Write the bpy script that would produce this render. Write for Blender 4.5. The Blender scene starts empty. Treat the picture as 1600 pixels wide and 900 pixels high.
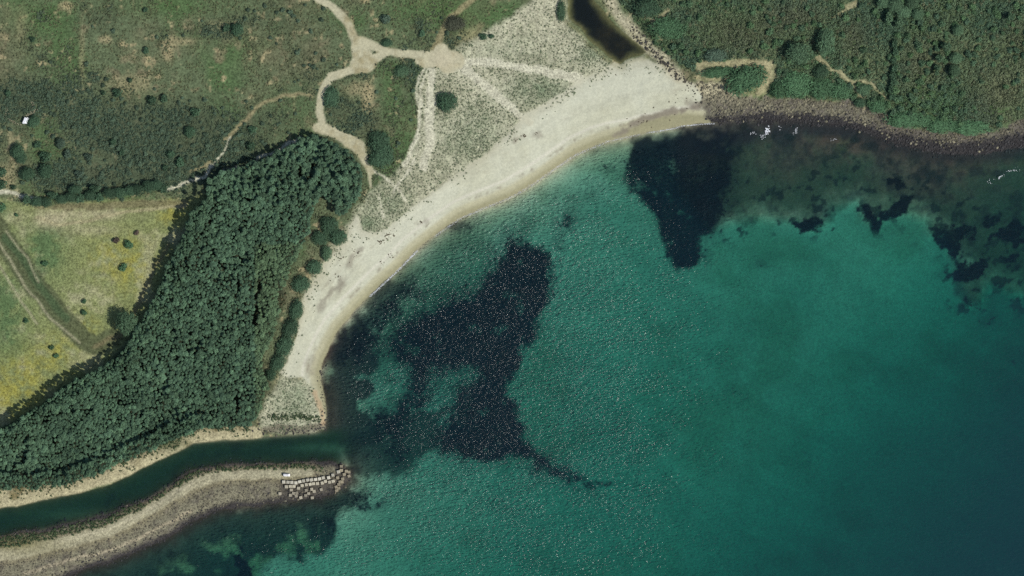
import bpy, math, random
import numpy as np
from mathutils import Vector

# ------------------------------------------------------------------ camera, world, sun
scene = bpy.context.scene
COL = scene.collection
M_PER_PX = 0.5                                    # the photograph covers 800 m x 450 m of coast
ALT = 2500.0
cam_d = bpy.data.cameras.new('camera')
cam_d.sensor_width = 36.0
cam_d.lens = 36.0 * ALT / 800.0
cam_d.clip_start = 10.0
cam_d.clip_end = 30000.0
cam = bpy.data.objects.new('camera', cam_d)
cam.location = (0, 0, ALT)
cam.rotation_euler = (0, 0, 0)
COL.objects.link(cam)
scene.camera = cam

SUN_EL, SUN_AZ = 46.0, 117.0                      # azimuth clockwise from north (+Y): sun in the east-south-east
el, az = math.radians(SUN_EL), math.radians(SUN_AZ)
sun_dir = Vector((math.sin(az) * math.cos(el), math.cos(az) * math.cos(el), math.sin(el)))
world = bpy.data.worlds.new('World')
scene.world = world
world.use_nodes = True
wn = world.node_tree.nodes
sky = wn.new('ShaderNodeTexSky')
sky.sky_type = 'NISHITA'
sky.sun_disc = False
sky.sun_elevation = el
sky.sun_rotation = az
bg = wn['Background']
bg.inputs['Strength'].default_value = 0.10
world.node_tree.links.new(sky.outputs[0], bg.inputs['Color'])
sun_d = bpy.data.lights.new('sun', 'SUN')
sun_d.energy = 4.0
sun_d.angle = math.radians(0.53)
sun_d.color = (1.0, 0.97, 0.90)
sun_o = bpy.data.objects.new('sun', sun_d)
sun_o.rotation_euler = (-sun_dir).to_track_quat('-Z', 'Y').to_euler()
sun_o.location = sun_dir * 400
COL.objects.link(sun_o)
scene.view_settings.view_transform = 'Standard'
scene.view_settings.look = 'None'
scene.view_settings.exposure = 0.0
scene.view_settings.gamma = 1.0
scene.view_settings.use_curve_mapping = False
scene.render.engine = 'CYCLES'
scene.cycles.max_bounces = 4
scene.cycles.diffuse_bounces = 2
scene.cycles.glossy_bounces = 2
scene.cycles.transparent_max_bounces = 8
scene.cycles.use_denoising = False

rng = np.random.default_rng(7)
random.seed(7)

# ------------------------------------------------------------------ helpers
def W(px, py):
    """photograph pixel -> metres on the ground"""
    return (px - 800.0) * M_PER_PX, (450.0 - py) * M_PER_PX

def lin(r, g, b):
    c = np.array([r, g, b], float) / 255.0
    return np.where(c <= 0.04045, c / 12.92, ((c + 0.055) / 1.055) ** 2.4)

def alb(r, g, b, light=1.2):
    """albedo that shows about this sRGB value on flat ground in this light"""
    return lin(r, g, b) / light

def sstep(a, b, v):
    t = np.clip((v - a) / (b - a), 0, 1)
    return t * t * (3 - 2 * t)

def vnoise(x, y, s, seed):
    r = np.random.default_rng(seed)
    lat = r.random((256, 256))
    fx, fy = x / s + seed * 7.31, y / s + seed * 3.17
    ix, iy = np.floor(fx).astype(int), np.floor(fy).astype(int)
    tx, ty = fx - ix, fy - iy
    tx = tx * tx * (3 - 2 * tx); ty = ty * ty * (3 - 2 * ty)
    ix &= 255; iy &= 255
    jx, jy = (ix + 1) & 255, (iy + 1) & 255
    return (lat[iy, ix] * (1 - tx) + lat[iy, jx] * tx) * (1 - ty) + (lat[jy, ix] * (1 - tx) + lat[jy, jx] * tx) * ty

def fbm(x, y, s, seed, octv=4):
    """about -1 .. 1"""
    t, a, n = 0, 1.0, 0
    for k in range(octv):
        t = t + (vnoise(x, y, s / 2 ** k, seed + k) - 0.5) * a
        n += a; a *= 0.55
    return t / n * 2.6

def lerp(a, b, m):
    return a + (b - a) * m[..., None]

# ------------------------------------------------------------------ terrain sheet: fine grid in view, stretching to the horizon
def axis(half, step, far):
    inner = np.arange(-half, half + step * 0.5, step)
    out, d, p = [], step, half
    while p < far:
        d *= 1.32; p += d; out.append(p)
    out = np.array(out)
    return np.concatenate([-out[::-1], inner, out])
XS, YS = axis(418, 1.0, 7000), axis(240, 1.0, 7000)
NX, NY = len(XS), len(YS)
GX, GY = np.meshgrid(XS, YS)                      # [row = y, col = x]

CS = 2.0                                          # coarse lattice for signed distances
cx = np.arange(-640, 641, CS); cy = np.arange(-440, 441, CS)
CXg, CYg = np.meshgrid(cx, cy)

def sdf(poly, wx=0.0, wy=0.0):
    """signed distance in metres to a pixel polygon (positive inside), on the terrain sheet"""
    P = np.array([W(*p) for p in poly])
    d2 = np.full(CXg.shape, 1e12); inside = np.zeros(CXg.shape, bool)
    for (ax, ay), (bx, by) in zip(P, np.roll(P, -1, 0)):
        ex, ey = bx - ax, by - ay
        t = np.clip(((CXg - ax) * ex + (CYg - ay) * ey) / (ex * ex + ey * ey + 1e-9), 0, 1)
        d2 = np.minimum(d2, (CXg - ax - t * ex) ** 2 + (CYg - ay - t * ey) ** 2)
        c = ((ay > CYg) != (by > CYg)) & (CXg < ex * (CYg - ay) / (ey if abs(ey) > 1e-9 else 1e-9) + ax)
        inside ^= c
    F = np.sqrt(d2) * np.where(inside, 1, -1)
    return samp(F, GX + wx, GY + wy)

def samp(F, x, y):
    u = np.clip((x - cx[0]) / CS, 0, len(cx) - 1.001); v = np.clip((y - cy[0]) / CS, 0, len(cy) - 1.001)
    i, j = u.astype(int), v.astype(int); a, b = u - i, v - j
    return (F[j, i] * (1 - a) + F[j, i + 1] * a) * (1 - b) + (F[j + 1, i] * (1 - a) + F[j + 1, i + 1] * a) * b

def path(pts, w, w2=None, wob=0.0, seed=50):
    """half width minus distance to a pixel polyline, metres; w in pixels"""
    P = np.array([W(*p) for p in pts])
    m = 30
    i0, i1 = np.searchsorted(XS, [P[:, 0].min() - m, P[:, 0].max() + m])
    j0, j1 = np.searchsorted(YS, [P[:, 1].min() - m, P[:, 1].max() + m])
    out = np.full(GX.shape, -99.0)
    x, y = GX[j0:j1, i0:i1], GY[j0:j1, i0:i1]
    if x.size == 0: return out
    if wob:
        x, y = x + wob * fbm(x, y, 9, seed, 2), y + wob * fbm(x, y, 9, seed + 9, 2)
    best = np.full(x.shape, -99.0)
    n = len(P) - 1
    w2 = w if w2 is None else w2
    for k in range(n):
        (ax, ay), (bx, by) = P[k], P[k + 1]
        ex, ey = bx - ax, by - ay
        t = np.clip(((x - ax) * ex + (y - ay) * ey) / (ex * ex + ey * ey + 1e-9), 0, 1)
        d = np.hypot(x - ax - t * ex, y - ay - t * ey)
        hw = (w + (w2 - w) * (k + t) / n) * 0.5 * M_PER_PX
        best = np.maximum(best, hw - d)
    out[j0:j1, i0:i1] = best
    return out

def blob(px, py, rx, ry=None):
    """soft round mask 0..1, pixel units"""
    x, y = W(px, py); ry = ry or rx
    return np.exp(-(((GX - x) / (rx * M_PER_PX)) ** 2 + ((GY - y) / (ry * M_PER_PX)) ** 2))

# ---- outlines read off the photograph (pixels)
NBANK = [(510,655),(507,673),(483,677),(450,680),(420,683),(400,685),(367,688),(333,689),(300,693),(277,707),(257,715),(233,727),(207,740),(173,758),(140,767),(100,775),(60,783),(27,792),(0,793),(-160,830),(-500,900)]
SBANK = [(-500,960),(-160,870),(0,838),(33,830),(67,827),(100,817),(133,813),(167,803),(193,790),(227,782),(253,767),(277,747),(300,733),(333,728),(367,725),(400,724),(433,723),(467,722),(500,721),(522,722),(538,727),(547,737),(546,748),(537,760),(523,769),(500,777),(467,781),(440,783),(417,787),(400,790),(366,792),(333,802),(300,814),(267,837),(233,853),(200,867),(167,880),(133,890),(105,902),(60,930),(-40,990),(-500,1200)]
BEACHLINE = [(510,640),(508,620),(503,600),(500,583),(506,563),(517,537),(530,513),(553,487),(577,463),(597,443),(620,423),(647,393),(677,369),(720,340),(763,322),(800,307),(833,287),(867,263),(900,241),(933,226),(953,220),(987,214),(1007,208),(1047,201),(1067,196),(1097,193),(1117,192)]
EASTLINE = [(1145,188),(1160,186),(1200,187),(1260,190),(1320,195),(1360,209),(1400,224),(1440,234),(1490,241),(1540,241),(1570,235),(1600,228),(1760,200),(2400,100)]
LAND = [(-500,-500),(2400,-500)] + EASTLINE[::-1] + BEACHLINE[::-1] + NBANK
MOLE = SBANK
LAGOON = [(880,-300),(884,-60),(887,0),(888,30),(907,43),(917,60),(933,73),(947,87),(962,97),(970,101),(978,95),(987,89),(1003,87),(1010,82),(1003,73),(987,60),(967,45),(957,33),(943,18),(934,7),(927,0),(925,-60),(935,-300)]
BEACH = [(960,99),(972,103),(986,93),(1003,90),(1015,92),(1030,100),(1050,115),(1068,127),(1090,132),(1097,150),(1108,172),(1120,200),(1060,215),(960,240),(880,280),(800,320),(700,370),(640,420),(600,455),(545,510),(520,560),(512,620),(520,680),(500,668),(498,640),(488,605),(470,590),(455,590),(437,583),(450,567),(453,547),(463,527),(467,500),(473,487),(473,467),(483,447),(500,430),(503,413),(520,397),(537,377),(545,352),(560,335),(567,360),(587,363),(607,357),(627,337),(650,318),(677,300),(693,287),(733,257),(767,233),(797,207),(820,180),(843,167),(877,147),(900,130),(905,122),(930,116)]
DUNE = [(668,108),(690,100),(722,70),(745,60),(790,30),(850,-10),(880,-60),(884,0),(888,40),(915,65),(945,95),(975,112),(910,140),(830,195),(700,300),(640,345),(600,372),(545,372),(520,420),(480,460),(460,500),(440,560),(448,590),(500,600),(512,660),(490,680),(410,672),(405,650),(440,585),(470,470),(505,400),(545,345),(560,325),(575,300),(600,285),(620,270),(640,245),(655,215),(660,180),(650,140)]
FOREST = [(-120,735),(-60,705),(0,672),(40,650),(80,620),(110,598),(140,583),(170,567),(190,550),(210,522),(225,493),(245,465),(255,432),(270,400),(290,365),(300,332),(325,308),(325,280),(350,270),(380,258),(420,245),(450,232),(470,217),(490,208),(515,218),(545,237),(562,252),(572,278),(563,305),(548,330),(530,338),(520,320),(505,305),(495,320),(488,350),(480,372),(468,400),(455,430),(447,460),(440,490),(425,530),(412,565),(418,590),(425,600),(412,630),(400,660),(385,668),(355,668),(310,670),(280,684),(245,700),(200,720),(160,740),(110,755),(60,762),(0,764),(-120,780)]
FIELD = [(-300,330),(-100,305),(0,308),(30,318),(70,320),(110,318),(200,312),(290,312),(330,300),(300,340),(260,430),(230,500),(200,530),(150,590),(60,640),(0,670),(-300,800)]
FTRACK = [(-60,280),(0,365),(25,400),(55,445),(95,490),(130,528),(150,540),(175,527)]
HILL = [(940,-300),(945,-60),(963,0),(985,20),(1000,45),(1022,65),(1045,88),(1072,108),(1095,115),(1110,130),(1160,150),(1200,155),(1250,155),(1300,160),(1330,163),(1352,172),(1385,182),(1392,196),(1440,202),(1500,210),(1550,208),(1572,196),(1600,186),(1760,160),(2400,60),(2400,-400)]
ROCKS = [(1088,128),(1110,128),(1160,148),(1200,152),(1330,160),(1352,170),(1385,180),(1392,194),(1440,200),(1500,208),(1550,206),(1572,194),(1600,184),(1760,158),(2400,58),(2400,130),(1600,236),(1540,250),(1490,250),(1400,232),(1360,216),(1320,201),(1200,193),(1145,194),(1110,192),(1092,160)]
BANKN = [(-160,785),(0,762),(60,760),(110,753),(160,738),(200,718),(245,697),(280,681),(310,668),(400,664),(412,670),(412,690),(300,700),(200,748),(100,780),(0,798),(-160,835)]

G1 = [(990,214),(984,235),(982,277),(988,300),(1000,312),(1013,327),(1028,350),(1038,373),(1040,397),(1050,411),(1064,421),(1077,419),(1090,412),(1097,396),(1100,375),(1112,363),(1125,352),(1132,330),(1135,300),(1148,278),(1140,250),(1150,228),(1160,205),(1120,199),(1060,205)]
G2 = [(800,369),(830,378),(852,388),(862,410),(862,460),(847,487),(835,520),(815,552),(797,580),(795,620),(810,660),(822,690),(845,712),(880,735),(920,754),(905,760),(870,750),(840,737),(820,722),(770,726),(720,720),(688,700),(692,672),(708,650),(702,628),(725,612),(748,592),(740,572),(705,575),(680,580),(672,600),(660,640),(640,660),(620,690),(590,688),(592,650),(620,640),(640,620),(645,595),(640,570),(612,556),(585,552),(600,530),(630,508),(655,492),(677,478),(705,462),(735,455),(760,437),(777,405),(790,390)]
G3 = [(585,446),(610,432),(655,434),(662,452),(640,468),(622,488),(605,510),(585,545),(555,570),(530,560),(520,540),(548,500)]
BRN = [(500,575),(530,520),(570,490),(590,560),(572,600),(575,640),(600,690),(560,730),(540,720),(505,680)]
SHELF = [(1060,195),(1100,150),(1050,230),(1060,300),(1100,350),(1110,362),(1140,352),(1180,346),(1240,350),(1262,360),(1290,352),(1308,328),(1340,318),(1350,342),(1366,356),(1384,340),(1425,340),(1450,350),(1452,368),(1478,372),(1492,410),(1500,450),(1515,480),(1535,478),(1550,448),(1580,462),(1605,470),(1800,500),(2400,450),(2400,0),(1600,150),(1400,160),(1250,140)]
SOUTHB = [(540,765),(560,780),(528,810),(526,840),(500,868),(470,880),(440,868),(420,880),(400,900),(360,960),(60,1010),(100,890),(300,810),(400,785)]
EPATCH = [[(1340,320),(1365,322),(1372,340),(1390,318),(1422,312),(1424,338),(1400,342),(1382,342),(1370,362),(1362,352)],
          [(1452,360),(1475,364),(1500,348),(1520,350),(1512,372),(1498,400),(1484,398),(1476,372)],
          [(1500,410),(1530,405),(1538,420),(1530,436),(1496,438),(1494,424)], [(1540,335),(1565,330),(1560,350),(1545,352)], [(1550,360),(1590,348),(1612,352),(1600,378),(1566,380),(1545,376)], [(1560,395),(1590,395),(1590,408),(1565,408)],
          [(1232,338),(1290,335),(1290,365),(1262,368),(1250,356)], [(1388,280),(1410,275),(1420,300),(1395,300)],
          [(360,865),(385,868),(395,905),(370,910)], [(1592,548),(1640,540),(1640,556),(1600,560)]]

wob = fbm(GX, GY, 7, 11, 3) * 1.6
wob2 = fbm(GX, GY, 7, 17, 3) * 1.6
def ragged(poly, k=1.0):
    return sdf(poly, wob * k, wob2 * k)

d_land = np.maximum(ragged(LAND, 0.45), ragged(MOLE, 0.8))
d_lag = ragged(LAGOON, 0.5)
D = np.minimum(d_land, -d_lag)                    # + land, - water
m_mole = ragged(MOLE, 0.8) > sdf(LAND)
s_beach, s_dune, s_forest, s_field = ragged(BEACH, 0.9), ragged(DUNE, 1.4), ragged(FOREST, 1.0), ragged(FIELD, 0.8)
s_hill, s_rocks, s_bank = ragged(HILL, 1.3), ragged(ROCKS, 1.2), ragged(BANKN, 1.0)
s_river = sdf([(-500,860),(0,790),(100,772),(200,735),(300,690),(400,683),(555,672),(556,728),(300,740),(200,800),(0,845),(-500,980)])
n_s, n_m, n_l = fbm(GX, GY, 4, 21, 3), fbm(GX, GY, 16, 31, 4), fbm(GX, GY, 60, 41, 4)

# ---- heights
rock_m = sstep(-1, 3, s_rocks)
h_land = 0.25 + 2.2 * (1 - np.exp(-np.maximum(D, 0) / 16)) + np.clip(D - 20, 0, 400) * 0.018 + 0.35 * n_m * sstep(4, 25, D) + 0.12 * n_s * sstep(3, 10, D)
hd = np.maximum(s_hill, 0)
h_land = h_land + 18 * (1 - np.exp(-hd / 70)) * 0.9 + 0.9 * n_m * sstep(3, 20, hd)
h_land = np.where(m_mole, 0.3 + 1.5 * sstep(0, 12, D) + 0.25 * n_s, h_land)
h_land = h_land + sstep(1, 4, D) * sstep(-1, 2, s_bank) * 0.8
h_land = np.where(D > 0, 0.0 + (h_land) * sstep(0, 3.0, D), 0)
dw = np.maximum(-D, 0)
px_, py_ = GX / M_PER_PX + 800, 450 - GY / M_PER_PX
q = np.clip((px_ - 820) * 0.7 + (py_ - 330) * 0.6, 0, 1100)
depth = 2.3 * (1 - np.exp(-dw / 14)) + 2.9 * (1 - np.exp(-dw / 80)) + 0.7 * sstep(150, 400, q) + 8.6 * sstep(390, 960, q)
depth = depth + 0.25 * n_m * sstep(5, 30, dw)
depth = depth + 0.0045 * np.clip(dw - 300, 0, 4000)
riv = sstep(-6, 4, s_river) * sstep(566, 520, px_)
sh0 = sstep(-6, 8, sdf(SHELF))
depth = depth * (1 - .5 * sh0) + .35 * sh0 * n_s * sstep(3, 8, dw)
depth = depth * (1 - riv) + riv * 2.4 * (1 - np.exp(-dw / 4))
depth = np.where(d_lag > 0, 2.0 * (1 - np.exp(-d_lag / 5)), depth)
Z = np.where(D > 0, h_land, -depth)

DARKZ = [((60,150,80,34),.9),((200,210,80,50),.9),((130,200,50,40),.5),((300,185,80,34),.8),((280,240,80,40),.8),((240,275,100,18),.9),((90,270,40,24),.9),((20,170,30,40),.7),((370,230,50,30),.8),((420,190,50,24),.5),((130,280,60,20),.8),
              ((650,40,25,18),.4),((700,60,24,20),.5),((560,180,30,30),.5),((590,215,30,40),.5),((520,170,18,40),.7),((640,130,20,40),.6),((430,30,60,30),.4),((480,100,50,60),.35),((160,30,34,22),.6),((250,60,30,20),.3),((330,45,40,20),.4)]
# ---- land colours (albedo)
c = np.empty(GX.shape + (3,))
c[:] = alb(100, 112, 82)
c = lerp(c, alb(114, 114, 86), sstep(-0.1, 0.9, n_l + 0.5 * n_m))
c = lerp(c, alb(86, 108, 70), sstep(0.0, 0.7, fbm(GX, GY, 45, 61, 4)))
c = lerp(c, alb(135, 126, 98), 0.7 * sstep(0.35, 0.8, fbm(GX, GY, 12, 71, 4)))
grain = np.full(GX.shape, 1.0)
# bare patches of the scrubland
scr = fbm(GX, GY, 5, 77, 3)
for (bx, by, r1, r2, k) in [(105,10,12,9,1),(165,63,12,7,.7),(265,80,10,16,.8),(285,65,22,7,.6),(130,90,5,60,.35),(115,165,6,28,.5),(340,40,18,10,.4),(575,155,12,26,1),(560,140,25,14,.5),(570,2,8,5,.9),
                        (735,55,20,12,.6),(18,215,6,14,.6),(35,40,10,30,.3),(205,135,40,16,.5),(160,270,20,12,.5),(15,275,18,24,.5)]:
    m = np.clip(blob(bx, by, r1, r2) * 1.6 + scr * 0.5 - 0.25, 0, 1)
    c = lerp(c, alb(172, 160, 122), np.clip(m, 0, 1) * k)
for (bx, by, r1, r2, k) in [(700,20,60,40,.8),(640,15,50,30,.5),(260,10,120,20,.4),(560,60,30,60,.0),(40,25,40,30,.4),(470,170,60,40,.4),(650,150,14,50,.6)]:
    c = lerp(c, alb(78, 106, 62), np.clip(blob(bx, by, r1, r2) * k, 0, 1))
darkz = np.clip(sum(k * blob(*b) for b, k in DARKZ), 0, 1)
c = lerp(c, alb(78, 89, 68), darkz * .9)
# forest floor, hillside
m = sstep(-2, 4, s_forest); c = lerp(c, alb(60, 66, 50), m)
m = sstep(-4, 3, s_hill)
hc = np.empty_like(c); hc[:] = alb(92, 106, 76)
hc = lerp(hc, alb(106, 112, 84), sstep(0.1, 0.8, fbm(GX, GY, 26, 83, 4)))
hc = lerp(hc, alb(74, 100, 60), sstep(0.1, 0.7, fbm(GX, GY, 34, 93, 4)))
c = lerp(c, hc, m)
c = lerp(c, alb(158, 152, 116), .7 * sstep(-2, 2, sdf([(1084,96),(1130,94),(1208,94),(1214,118),(1196,150),(1150,152),(1092,134)], wob, wob2)) * (.8 + .5 * n_s))
# field
m_f = sstep(-2, 2, s_field)
fc = np.empty_like(c); fc[:] = alb(132, 140, 92)
fc = lerp(fc, alb(172, 170, 132), sstep(0.0, 0.7, fbm(GX, GY, 14, 101, 4)) * 0.8)
fc = lerp(fc, alb(116, 128, 80), sstep(0.1, 0.8, fbm(GX, GY, 22, 111, 4)) * 0.7)
for (bx, by, r, k) in [(270,330,22,.8),(200,415,40,.6),(30,590,45,.7),(90,555,30,.6),(135,515,26,.5),(10,620,30,.6),(165,400,30,.3)]:
    fc = lerp(fc, alb(156, 152, 74), np.clip(blob(bx, by, r) * (.75 + 1.3 * n_s + .4 * n_m) * k, 0, .8))
for (bx, by, r1, r2, k) in [(70,390,30,42,.9),(0,480,38,50,.95),(15,530,25,30,.6),(85,370,18,18,.4),(0,330,16,22,.6)]:
    fc = lerp(fc, alb(92, 116, 76), np.clip(blob(bx, by, r1, r2) * (1 + 0.8 * n_s + .5 * n_m) * k * 1.1, 0, .9))
for (bx, by, r1, r2, k) in [(75,340,45,14,.9),(145,335,60,9,.7),(150,360,45,9,.4)]:
    fc = lerp(fc, alb(180, 172, 138), np.clip(blob(bx, by, r1, r2) * (1 + n_m) * k, 0, 1))
m = sstep(-1, 1, path([(60,322),(150,322),(220,318),(290,318)], 12, wob=1.5)); fc = lerp(fc, alb(122, 116, 86), m * 0.8)
m = sstep(-1, 1, path([(60,340),(95,352),(140,345),(200,330),(290,322)], 5, wob=1)); fc = lerp(fc, alb(168, 160, 124), m * 0.8)
ft = path(FTRACK, 40, 30, wob=1.2)
fc = lerp(fc, alb(90, 97, 68), sstep(-1.2, 1.5, ft) * 0.95)
fc = lerp(fc, alb(70, 92, 62), sstep(-1, 2, path([(10,372),(40,410),(70,455),(105,497)], 14, wob=1)) * 0.7)
for pts, w in [([(0,378),(20,412),(45,452),(85,500),(125,535)], 3), ([(-4,405),(12,432),(34,470),(60,505)], 3), ([(12,362),(45,405),(62,440)], 2)]:
    fc = lerp(fc, alb(168, 164, 132), sstep(-0.8, 0.6, path(pts, w, wob=.8)) * 0.75)
fc = lerp(fc, alb(134, 124, 92), sstep(-1, 3, path([(150,540),(180,525),(200,515),(215,480),(238,425),(262,380)], 10, wob=2)) * 0.7)
c = lerp(c, fc, m_f)
# river bank bluff
bk = np.empty_like(c); bk[:] = alb(176, 168, 134)
bk = lerp(bk, alb(120, 112, 80), sstep(0.1, 0.8, fbm(GX, GY, 8, 121, 3)))
bk = lerp(bk, alb(92, 98, 70), blob(265, 690, 30, 16) * .9)
m_bank = sstep(-1.0, 1.5, s_bank); c = lerp(c, bk, m_bank)
# dunes
dn = np.empty_like(c); dn[:] = alb(187, 185, 157)
dn = lerp(dn, alb(160, 160, 132), sstep(-0.3, 0.7, n_m + 0.3 * n_s) * 0.8)
for (bx, by, r1, r2, k) in [(845,140,50,24,.7),(740,210,60,50,.45),(600,320,40,30,.5),(790,75,70,20,.3),(575,350,16,16,.8),(460,625,40,34,.55),(925,85,26,20,.5)]:
    dn = lerp(dn, alb(126, 140, 110), np.clip(blob(bx, by, r1, r2) * k * (1 + 0.7 * n_s), 0, 1))
dn = lerp(dn, alb(188, 178, 148), np.clip(blob(512, 330, 12, 26) * 1.2 + blob(520, 300, 6, 22), 0, 1))
m_dune = sstep(-3, 3, s_dune); c = lerp(c, dn, m_dune)
# beach
bc = np.empty_like(c); bc[:] = alb(206, 206, 182)
bc = lerp(bc, alb(197, 196, 170), sstep(0, 0.8, n_l + 0.4 * n_m))
db = -sdf([(p[0], p[1]) for p in BEACHLINE] + [(1117,600),(600,800)])      # distance up the beach from the waterline
db = np.where(db > 0, db, 0)
k_w = sstep(-.5, .5, fbm(GX, GY, 30, 131, 3) + 0.2)
wet_w = 5.5 + 7 * blob(1040, 190, 60, 30) + 2 * n_l
bc = lerp(bc, alb(186, 182, 150), sstep(wet_w + 4, wet_w, db))
bc = lerp(bc, alb(156, 152, 120), sstep(wet_w, wet_w - 4.5, db))
bc = lerp(bc, alb(150, 142, 122), 0.75 * sstep(0.1, 0.8, fbm(GX, GY, 3.5, 141, 3) + 0.15) * np.exp(-((db - 9.5 - 1.5 * n_l) / 1.3) ** 2))
bc = lerp(bc, alb(216, 212, 192), 0.8 * np.exp(-((db - 13 - 1.5 * n_l) / 1.2) ** 2))
al = (GX * .78 + GY * .62)
bc = bc * (1 + .045 * fbm(al * .06, db, 2.4, 301, 3) * sstep(4, 12, db) + .03 * fbm(al * .12, db, 7, 305, 2))[..., None]
bc = lerp(bc, alb(168, 162, 140), .55 * sstep(.25, .8, fbm(al * .3, db, 4, 311, 4)) * np.exp(-((db - 26 - 4 * n_l) / 4) ** 2))
bc = lerp(bc, alb(184, 178, 150), .5 * sstep(10, -2, s_beach) * sstep(20, 32, db))
for pts, w, k in [([(962,212),(1000,190),(1050,172),(1090,166)], 9, .9), ([(1075,160),(1110,168)], 12, .6), ([(800,222),(818,212)], 4, .6), ([(836,214),(846,208)], 4, .5), ([(655,352),(663,345)], 6, .6),
                  ([(500,480),(520,455),(532,440)], 10, .6), ([(545,410),(565,390)], 8, .6), ([(486,560),(482,585)], 10, .35), ([(540,430),(530,460)], 6, .5)]:
    m = sstep(-2, 2, path(pts, w, wob=2.0) + 2.2 * n_s) * k
    bc = lerp(bc, alb(140, 132, 116), m)
m_beach = sstep(-1.2, 1.2, s_beach)
c = lerp(c, bc, m_beach)
# rocky shores
rk = np.empty_like(c); rk[:] = alb(124, 121, 102)
rk = lerp(rk, alb(104, 99, 90), sstep(-.2, .6, n_s + 0.3 * n_m + sstep(1330, 1420, px_) * .5))
rk = lerp(rk, alb(190, 182, 150), np.clip(blob(1130, 138, 50, 16) * 1.2 * (1 + n_s), 0, 1))
rk = lerp(rk, alb(60, 58, 58), sstep(8.0, 2.5, D - 4 * sstep(1330, 1450, px_) + 2.5 * n_s + 1.5 * n_m))
c = lerp(c, rk, sstep(-1.8, 1.8, s_rocks + 2.2 * n_s + 2.5 * n_m))
lb = sstep(-3, 3, path([(952,0),(965,20),(985,45),(1000,65),(1025,85),(1045,105),(1060,120)], 20, 16, wob=2))
c = lerp(c, alb(196, 188, 158), lb * 0.85)
m = sstep(0, 4, D) * sstep(6, 0, -d_lag) * (d_lag < 0)
c = lerp(c, alb(150, 146, 104), m * 0.8)
# breakwater
mc = np.empty_like(c); mc[:] = alb(132, 128, 106)
mc = lerp(mc, alb(110, 105, 92), sstep(-.1, .7, n_s + .4 * n_m))
mc = lerp(mc, alb(66, 63, 62), sstep(6, 1.5, D + n_s))
mc = lerp(mc, alb(82, 78, 72), sstep(-2, 1, sdf([(438,752),(470,751),(500,746),(530,738),(548,740),(545,752),(520,768),(480,779),(438,780)])) * .9)  # ground under the blocks painted darker to stand for shade in their gaps
crest = path([(-200,915),(0,867),(67,855),(120,843),(167,830),(217,807),(240,793),(267,777),(300,757),(333,746),(367,742),(420,740),(485,738)], 20, 13, wob=1.2)
mc = lerp(mc, alb(146, 136, 104), sstep(-7, 0, crest) * 0.5)
mc = lerp(mc, alb(178, 172, 142), sstep(-1.5, 1.5, crest + 0.7 * n_s) * 0.9)
mc = lerp(mc, alb(196, 188, 158), sstep(-.8, .6, path([(-20,868),(67,853),(167,828),(217,806),(267,775),(300,756)], 2.5, wob=.6)) * 0.6)
mc = lerp(mc, alb(176, 165, 138), sstep(-1, 1, path([(40,896),(83,880),(120,873),(170,860),(210,845),(233,833),(267,815),(300,797)], 5, wob=1.5)) * 0.8)
mc = lerp(mc, alb(120, 116, 78), blob(30, 850, 60, 14) * .8)
c = np.where(m_mole[..., None], mc, c)
spit = sstep(-1, 2, path([(412,672),(440,670),(470,672),(505,665)], 14, wob=2)) * (~m_mole)
c = lerp(c, alb(108, 102, 86), spit * 0.8)
c = lerp(c, alb(184, 158, 124), sstep(-1, 1, path([(492,612),(502,640),(503,662)], 8, wob=1.5)) * .7)

# ---- tracks
tracks = np.full(GX.shape, -99.0)
for pts, w, w2 in [([(470,-60),(497,0),(520,12),(537,28),(548,45),(556,65),(562,88)], 11, 15), ([(556,62),(575,68),(600,80),(640,85),(672,92)], 13, 12), ([(556,60),(563,85),(553,100)], 12, 11), ([(562,96),(585,92),(605,84)], 22, 10),
                   ([(575,105),(555,108),(535,115),(518,122),(507,135),(502,155),(500,175),(504,192)], 15, 12), ([(562,74),(572,98)], 26, 34),
                   ([(498,200),(512,202),(530,212),(548,220),(562,228)], 16, 16), ([(545,222),(563,238),(574,256),(580,268)], 17, 9), ([(578,262),(580,292)], 5, 4), ([(660,92),(690,93),(712,96)], 26, 28), ([(690,82),(700,104)], 26, 26)]:
    tracks = np.maximum(tracks, path(pts, w, w2, wob=1.0, seed=60))
faint = np.full(GX.shape, -99.0)
for pts, w, w2 in [([(715,100),(760,98),(800,103),(850,111),(905,124)], 12, 14), ([(722,106),(745,124),(770,145),(800,170),(828,192)], 16, 11), ([(664,106),(653,122),(650,145),(653,165)], 3, 3), ([(671,108),(660,123),(657,145),(659,165)], 3, 3),
                   ([(658,165),(655,200),(645,235),(630,260)], 6, 6), ([(676,112),(673,140),(671,180),(672,220),(662,260)], 11, 14), ([(580,264),(600,278),(618,293),(634,312)], 4, 4), ([(262,296),(285,288),(305,281),(322,276),(332,258)], 5, 4), ([(333,262),(350,240),(362,215)], 2, 2),
                   ([(350,268),(372,263)], 6, 6), ([(400,250),(433,236),(468,216)], 4, 4), ([(-30,297),(0,300),(25,302),(45,308),(67,315)], 6, 5), ([(590,305),(600,340)], 3, 3), ([(648,250),(632,275),(615,300)], 4, 4)]:
    faint = np.maximum(faint, path(pts, w, w2, wob=1.2, seed=64))
hpath = np.full(GX.shape, -99.0)
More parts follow.
